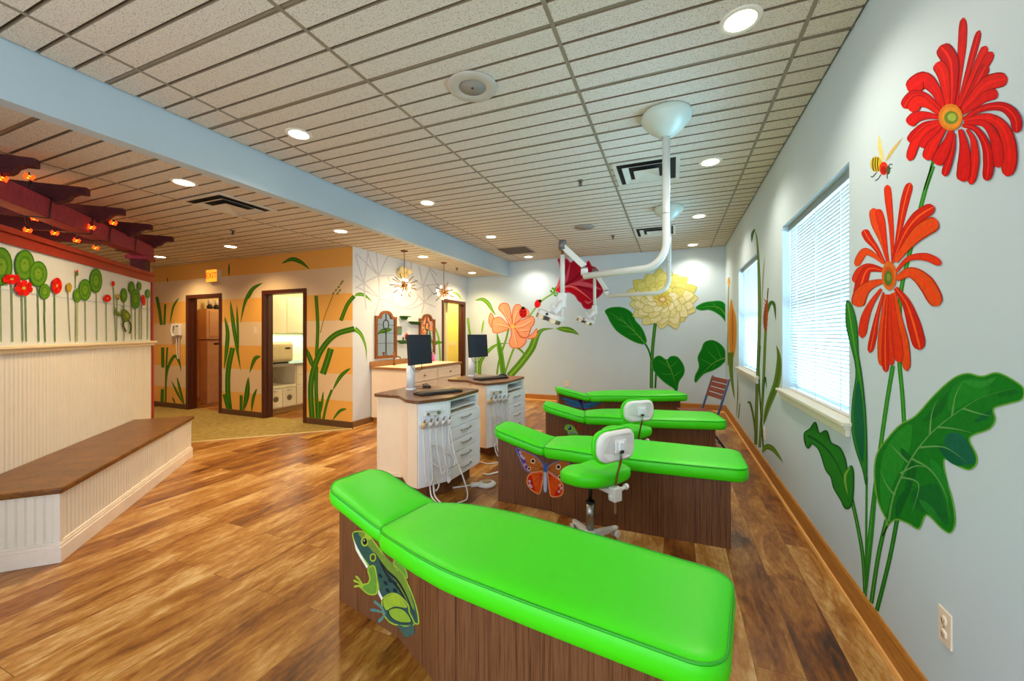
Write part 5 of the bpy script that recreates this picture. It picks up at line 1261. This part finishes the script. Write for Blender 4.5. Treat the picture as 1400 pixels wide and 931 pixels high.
# reeds between the windows
a = Art(RX, NX, 980, 220, 2.216)
RG, RG2 = (86, 116, 34), (58, 100, 34)
a.stroke([(118, 860), (122, 700), (129, 500), (128, 350), (122, 240), (114, 207)], 10, RG, 'blade', (120, 140, 60)); a.stroke([(116, 205), (108, 222), (106, 248)], 8, RG2, 'leaf')
a.stroke([(130, 868), (140, 700), (146, 560), (152, 430)], 8, RG, 'flat', (120, 140, 60)); a.stroke([(152, 470), (162, 432), (174, 436), (179, 484)], 11, RG2, 'leaf'); a.stroke([(141, 870), (128, 660), (131, 560)], 5, RG2)
a.stroke([(147, 520), (148, 470), (154, 415)], 14, (150, 66, 26), 'leaf'); a.stroke([(153, 420), (156, 385)], 3, (80, 60, 30))
for k in range(7): a.stroke([(149, 505-k*13), (156, 492-k*13)], 4, (190, 98, 40), 'taper'); a.stroke([(149, 505-k*13), (142, 492-k*13)], 4, (120, 50, 20), 'taper')
a.stroke([(142, 800), (155, 745), (182, 670), (189, 600), (181, 558)], 20, (96, 126, 34), 'leaf', (70, 104, 30)); a.stroke([(120, 850), (112, 780), (102, 735), (94, 732)], 6, RG); a.stroke([(140, 720), (146, 655), (152, 690)], 6, RG2, 'leaf'); a.stroke([(146, 290), (140, 360), (136, 500)], 3, (150, 150, 100), 'leaf')
a.stroke([(138, 885), (150, 866), (172, 874), (202, 914)], 16, (92, 132, 20), 'leaf', (120, 150, 40)); a.stroke([(60, 780), (64, 700), (62, 640)], 3, RG, 'leaf'); a.stroke([(66, 780), (70, 735)], 3, RG)
a.zoom(990, 320, 4.23); a.stroke([(24, 760), (22, 600), (26, 300)], 5, (110, 124, 50)); a.ell(27, 275, 7, 26, (206, 160, 50))
a.poly([(42, 378), (52, 420), (66, 470), (72, 540), (69, 620), (60, 690), (50, 715), (34, 690), (27, 600), (25, 520), (31, 440)], (206, 134, 34), ((224, 170, 60), 4)); a.stroke([(48, 430), (50, 540), (50, 660)], 10, (164, 96, 24), 'leaf')
a.zoom(720, 310, 3.724); a.stroke([(1040, 640), (1042, 740), (1052, 830), (1060, 880)], 28, (96, 128, 30), 'taper')
a.done('painted_reeds', wall_right, 'painted green reeds, a brown cattail and an edge-on yellow flower')

# back wall
BY = on_y(YB); NY = (0, -1, 0)
a = Art(BY, NY, 640, 340, 4.653); a.eps = .00008
LF, LF2 = (92, 150, 36), (128, 178, 60)
a.stroke([(258, 505), (240, 580), (200, 700), (183, 800)], 12, (104, 146, 44)); a.stroke([(100, 450), (92, 500), (85, 542)], 12, LF2, 'leaf'); a.stroke([(-2, 440), (8, 520), (22, 600), (45, 680), (50, 790)], 14, LF2)
a.stroke([(65, 690), (66, 795)], 8, LF2); a.stroke([(72, 800), (80, 720), (130, 650), (190, 608), (265, 602)], 22, LF, 'blade', LF2); a.stroke([(232, 800), (260, 715), (290, 635)], 12, LF, 'flat', LF2)
a.stroke([(225, 805), (212, 700), (195, 600), (183, 530)], 34, LF, 'blade', (70, 132, 36)); a.stroke([(262, 810), (330, 735), (400, 640), (430, 570), (470, 518), (545, 508)], 46, (86, 142, 36), 'blade', LF2)
a.stroke([(560, 508), (610, 512), (660, 522), (706, 548)], 36, (84, 138, 30), 'leaf', LF2); a.stroke([(310, 628), (345, 655), (372, 700)], 13, LF, 'blade'); a.stroke([(45, 330), (90, 322), (125, 345), (150, 385), (176, 425)], 26, LF, 'leaf', LF2)
a.stroke([(385, 440), (430, 375), (480, 322), (545, 282)], 10, LF2)
PK, PE = (240, 164, 122), (214, 96, 66)
for p in ([(195, 380), (205, 355), (230, 345), (255, 355), (268, 390), (275, 430), (282, 480), (270, 500), (255, 470), (235, 430), (210, 400)], [(290, 480), (280, 440), (285, 390), (300, 360), (325, 355), (345, 375), (370, 380), (388, 405), (380, 430), (345, 440), (310, 470)], [(162, 440), (147, 410), (135, 430), (133, 470), (152, 500)], [(155, 455), (180, 438), (210, 440), (250, 480), (270, 500), (240, 520), (190, 535), (160, 530), (152, 490)], [(375, 565), (410, 540), (435, 508), (440, 540), (425, 565), (395, 572)], [(290, 500), (320, 465), (370, 445), (408, 430), (422, 450), (418, 480), (402, 500), (380, 560), (340, 560), (318, 530)], [(275, 505), (300, 510), (330, 560), (365, 570), (370, 590), (340, 625), (300, 632), (270, 620), (262, 590), (275, 550)]):
    a.poly(p, PK, (PE, 5))
for p in ([(280, 500), (240, 420), (215, 370)], [(285, 490), (300, 430), (320, 380)], [(275, 505), (220, 490), (170, 480)], [(290, 500), (350, 490), (410, 450)], [(285, 510), (300, 560), (310, 620)], [(320, 520), (360, 520), (395, 510)]): a.stroke(p, 14, (246, 190, 150), 'leaf'); a.stroke([(q[0]+6, q[1]+6) for q in p], 4, PE, 'leaf')
a.ell(284, 495, 12, 14, (236, 196, 90))
a.ell(350, 407, 25, 33, (206, 20, 24)); a.ell(350, 378, 12, 10, (26, 20, 20)); a.stroke([(350, 385), (350, 438)], 3, (30, 20, 20))
for x, y in ((340, 400), (361, 400), (341, 420), (360, 420)): a.ell(x, y, 4, 5, (30, 20, 20))
a.ell(443, 350, 20, 27, (214, 26, 24), .3); a.ell(458, 333, 10, 10, (26, 20, 20))
a.done('painted_lily', wall_back, 'painted salmon lily with long green leaves and ladybugs')
a = Art(BY, NY, 640, 340, 4.653); a.eps = .00008
a.poly([(552, 258), (572, 225), (590, 160), (582, 100), (574, 66), (628, 66), (650, 90), (680, 74), (718, 95), (742, 112), (765, 78), (785, 110), (812, 122), (832, 150), (836, 190), (850, 248), (858, 272), (835, 302), (812, 318), (800, 332), (792, 368), (762, 384), (735, 372), (720, 345), (700, 330), (680, 298), (640, 277), (600, 282), (568, 272)], (168, 20, 44), ((196, 60, 84), 6))
for p, w_, c in (([(558, 262), (620, 200), (650, 90)], 22, (206, 78, 96)), ([(558, 262), (600, 180), (600, 80)], 30, (216, 92, 100)), ([(558, 262), (680, 190), (740, 120)], 16, (134, 12, 34)), ([(558, 265), (700, 215), (800, 140)], 20, (198, 70, 90)), ([(558, 266), (720, 225), (850, 260)], 30, (206, 86, 100)), ([(560, 266), (700, 240), (830, 290)], 14, (130, 10, 30)), ([(560, 268), (680, 255), (770, 370)], 44, (186, 10, 22)), ([(560, 268), (660, 240), (790, 330)], 12, (222, 110, 116)), ([(556, 262), (580, 262), (640, 268)], 22, (224, 20, 60)), ([(740, 330), (765, 345), (790, 330)], 12, (210, 90, 100))): a.stroke(p, w_, c, 'leaf')
for p in ([(545, 280), (548, 262), (532, 248)], [(550, 280), (552, 262), (558, 245)], [(548, 278), (570, 285), (580, 305)], [(545, 280), (552, 295), (565, 298)], [(548, 278), (530, 275), (528, 262)]): a.stroke(p, 14, (84, 156, 30), 'petal')
a.done('painted_hibiscus', wall_back, 'painted crimson trumpet flower')
a = Art(BY, NY, 720, 310, 3.724); a.eps = .00008
a.stroke([(655, 492), (643, 600), (637, 700), (635, 822)], 17, (40, 110, 36), 'flat', (96, 160, 60)); a.stroke([(600, 590), (620, 625), (634, 672)], 9, (40, 110, 36)); a.stroke([(659, 740), (655, 822)], 10, (40, 110, 36))
LD, LDE = (16, 118, 24), (60, 150, 50)
def leaf(pts, veins, m):
    a.poly(pts, LD, (LDE, 4)); a.stroke(m, 7, (104, 156, 50), 'taper')
    for v in veins: a.stroke(v, 5, (64, 150, 46), 'taper')
leaf([(400, 428), (430, 412), (480, 410), (520, 425), (542, 450), (555, 480), (582, 510), (600, 545), (610, 580), (600, 597), (560, 590), (510, 565), (460, 530), (430, 490), (412, 455)], [[(560, 550), (530, 490), (510, 440)], [(530, 520), (490, 470), (470, 425)], [(560, 550), (510, 545)], [(520, 510), (460, 500)], [(490, 480), (440, 465)], [(585, 575), (580, 530)]], [(604, 594), (540, 525), (470, 465), (410, 432)])
leaf([(640, 690), (655, 665), (680, 658), (712, 677), (735, 660), (770, 665), (800, 710), (800, 750), (775, 790), (765, 837), (745, 820), (700, 790), (665, 755), (645, 725)], [[(730, 720), (690, 690), (660, 680)], [(740, 750), (700, 750), (670, 740)], [(735, 710), (760, 690), (770, 675)], [(750, 760), (780, 740), (795, 720)]], [(712, 680), (740, 740), (764, 830)])
leaf([(862, 412), (900, 388), (950, 380), (990, 380), (1012, 400), (1019, 440), (1018, 492), (1000, 465), (970, 440), (930, 422), (890, 425)], [[(960, 400), (940, 385)], [(960, 405), (990, 440)]], [(1012, 450), (970, 408), (866, 412)])
leaf([(905, 590), (940, 578), (975, 590), (1005, 620), (1015, 670), (990, 705), (950, 730), (900, 750), (860, 792), (858, 760), (878, 715), (872, 665), (890, 625)], [[(970, 680), (930, 640), (905, 600)], [(990, 670), (970, 620), (945, 585)], [(940, 700), (900, 680), (880, 670)], [(960, 700), (940, 728)]], [(1012, 668), (950, 695), (862, 780)])
cx, cy = 692, 370
rnd = random.Random(3)
for ring, (n, r, w_, c, e) in enumerate([(15, 1.0, 62, (222, 212, 146), (190, 184, 100)), (14, .86, 58, (232, 222, 170), (200, 192, 112)), (12, .66, 50, (230, 218, 156), (194, 186, 98)), (10, .46, 40, (238, 230, 186), (200, 190, 106)), (8, .28, 28, (226, 206, 120), (176, 160, 70))]):
    for k in range(n):
        q = 2*PI*(k + .5*(ring % 2))/n + rnd.uniform(-.08, .08); rr = r*rnd.uniform(.93, 1.06)
        ex, ey = cx + 182*rr*math.cos(q), cy + 160*rr*math.sin(q); sx, sy = cx + 60*r*math.cos(q), cy + 50*r*math.sin(q)
        p = [(sx, sy), ((sx+ex)/2 + 8*math.sin(q), (sy+ey)/2), (ex, ey)]
        cc = c if math.sin(q) > -.3 else tuple(int(v*f) for v, f in zip(c, (.95, .96, .72)))
        a.stroke(p, w_*1.3, e, 'leaf'); a.stroke([p[0], p[1], (p[1][0]*.08+ex*.92, p[1][1]*.08+ey*.92)], w_*1.08, cc, 'leaf'); a.stroke(p, 3, e, 'taper')
a.ell(cx, cy, 24, 18, (206, 164, 80)); a.ell(cx, cy, 12, 9, (232, 214, 160))
a.done('painted_dahlia', wall_back, 'painted pale yellow dahlia with dark green leaves')

# vanity wall: web lines and leaf tips
a = Art(on_x(XV), (1, 0, 0), 480, 320, 4.655)
WB = (194, 192, 206)
for l in [((80, 310), (25, 130)), ((80, 310), (110, 100)), ((80, 310), (175, 265)), ((80, 310), (180, 405)), ((80, 310), (28, 265)), ((80, 310), (25, 345)), ((80, 310), (95, 480)), ((175, 265), (160, 120)), ((175, 265), (235, 135)), ((175, 265), (275, 262)), ((175, 265), (180, 405)), ((175, 265), (30, 120)), ((180, 405), (255, 440)), ((180, 405), (150, 520)), ((180, 405), (212, 480)), ((180, 405), (262, 320)), ((180, 405), (30, 335)), ((460, 330), (400, 290)), ((460, 330), (548, 318)), ((460, 330), (430, 200)), ((460, 330), (500, 215)), ((460, 330), (465, 435)), ((460, 330), (408, 362)), ((465, 435), (540, 465)), ((465, 435), (420, 380)), ((465, 435), (520, 375)), ((465, 435), (450, 505)), ((490, 205), (545, 320)), ((545, 260), (500, 215)), ((340, 160), (345, 420)), ((380, 175), (385, 260)), ((235, 270), (280, 480)), ((520, 375), (480, 320)), ((100, 95), (130, 190), (175, 265)), ((430, 395), (400, 440), (330, 475), (290, 450)), ((465, 435), (400, 470), (350, 480))]:
    a.stroke(list(l), 8, WB)
a.done('painted_web', wall_vanity, 'painted pale lilac web of crossing lines')
a = Art(on_x(XV), (1, 0, 0), 340, 330, 3.45)
TG, TG2 = (84, 146, 30), (130, 184, 60)
a.stroke([(500, 258), (515, 250), (545, 254), (583, 285)], 16, TG, 'leaf', TG2); a.stroke([(500, 412), (530, 440), (552, 500), (556, 568)], 24, TG, 'taper', TG2)
a.zoom(480, 320, 4.655); a.stroke([(640, 372), (668, 376), (690, 398), (703, 422)], 12, TG2, 'leaf'); a.stroke([(535, 598), (558, 670), (568, 820)], 12, TG2, 'flat'); a.stroke([(520, 712), (548, 690), (588, 692)], 22, TG, 'leaf')
a.done('painted_leaf_tips', wall_vanity, 'painted bright green leaf tips')

# striped wall: grasses
a = Art(on_y(YD), (0, -1, 0), 340, 330, 3.45)
g1, g2 = (56, 112, 22), (88, 136, 34)
for p, w_, pf in (([(318, 256), (326, 400), (320, 540)], 16, 'flat'), ([(325, 840), (318, 700), (320, 590)], 18, 'flat'), ([(270, 500), (292, 560), (304, 600)], 22, 'leaf'), ([(388, 506), (370, 565), (350, 626)], 30, 'flat'), ([(482, 597), (435, 635), (395, 705)], 18, 'leaf'), ([(393, 700), (370, 760), (352, 840)], 12, 'flat'), ([(463, 790), (430, 800), (394, 846)], 14, 'leaf'), ([(435, 374), (465, 300), (498, 258)], 18, 'flat'), ([(328, 838), (328, 754)], 26, 'flat'), ([(352, 706), (345, 770), (332, 840)], 12, 'leaf'), ([(155, 105), (205, 84), (250, 100), (288, 132)], 20, 'leaf'), ([(0, 272), (20, 225), (68, 195)], 16, 'leaf'), ([(300, 842), (293, 700), (305, 610), (345, 510), (410, 440), (499, 412)], 26, 'flat')):
    a.stroke(p, w_, g1, pf, g2)
a.stroke([(338, 432), (360, 350), (400, 250)], 4, (150, 130, 50)); 
for x, y in ((400, 245), (412, 230), (425, 215), (436, 200), (430, 232), (420, 245), (442, 190)): a.ell(x, y, 8, 5, (150, 140, 60), -.8)
a.zoom(200, 330, 3.45)
for p, w_, pf in (([(545, 197), (500, 225), (465, 290), (445, 386)], 16, 'leaf'), ([(397, 280), (415, 420), (446, 610)], 18, 'leaf'), ([(428, 300), (432, 420), (436, 520)], 12, 'leaf'), ([(408, 502), (388, 600), (385, 700), (394, 795)], 24, 'flat'), ([(370, 355), (384, 430), (378, 520), (367, 606)], 20, 'leaf'), ([(540, 542), (512, 555), (488, 620)], 18, 'leaf'), ([(482, 640), (474, 730), (458, 802)], 24, 'leaf'), ([(522, 694), (505, 740), (496, 806)], 14, 'leaf'), ([(370, 720), (390, 798)], 20, 'flat'), ([(448, 725), (448, 800)], 14, 'flat'), ([(50, 262), (62, 320), (72, 394)], 14, 'flat'), ([(90, 296), (86, 394)], 10, 'flat'), ([(155, 266), (128, 310), (112, 392)], 10, 'leaf'), ([(78, 500), (79, 595)], 15, 'flat'), ([(100, 500), (94, 620), (92, 768)], 8, 'flat'), ([(92, 700), (102, 600), (135, 540), (158, 575), (165, 615)], 14, 'leaf'), ([(77, 696), (75, 764)], 15, 'flat'), ([(120, 658), (150, 720), (180, 772)], 10, 'leaf'), ([(146, 640), (160, 700), (182, 772)], 12, 'leaf'), ([(124, 733), (138, 768)], 8, 'leaf'), ([(391, 103), (391, 166)], 8, 'leaf'), ([(100, 170), (102, 194)], 6, 'leaf')):
    a.stroke(p, w_, g1, pf, g2)
a.done('painted_grass', wall_striped, 'painted dark green grass blades')

# ================================================================== LIGHT, WORLD, CAMERA
w = bpy.data.worlds.new('World'); bpy.context.scene.world = w; w.use_nodes = True
bg = w.node_tree.nodes['Background']; bg.inputs[0].default_value = (.80, .90, 1.0, 1); bg.inputs[1].default_value = 2.9
for y0, y1 in W:    # daylight just outside each window
    ld = bpy.data.lights.new('window_daylight', 'AREA'); ld.energy = 100; ld.color = (.36, .70, 1.0); ld.shape = 'RECTANGLE'; ld.size = 1.5; ld.size_y = 1.5
    lo = bpy.data.objects.new('window_daylight', ld); COL.objects.link(lo); lo.location = (XR+.55, (y0+y1)/2, 1.75); lo.rotation_euler = (0, math.radians(90), 0)
cd = bpy.data.cameras.new('Camera'); cam = bpy.data.objects.new('Camera', cd); COL.objects.link(cam)
cam.location = (0, 0, CAMH); cam.rotation_euler = (PI/2, 0, YAW); cd.sensor_width = 36; cd.lens = 36*FPX/1400; cd.shift_y = (HY-465.5)/1400; cd.clip_start = .02
sc = bpy.context.scene; sc.camera = cam
sc.view_settings.view_transform = 'Standard'; sc.view_settings.look = 'None'; sc.view_settings.gamma = 1; sc.view_settings.exposure = .13; sc.view_settings.use_curve_mapping = False
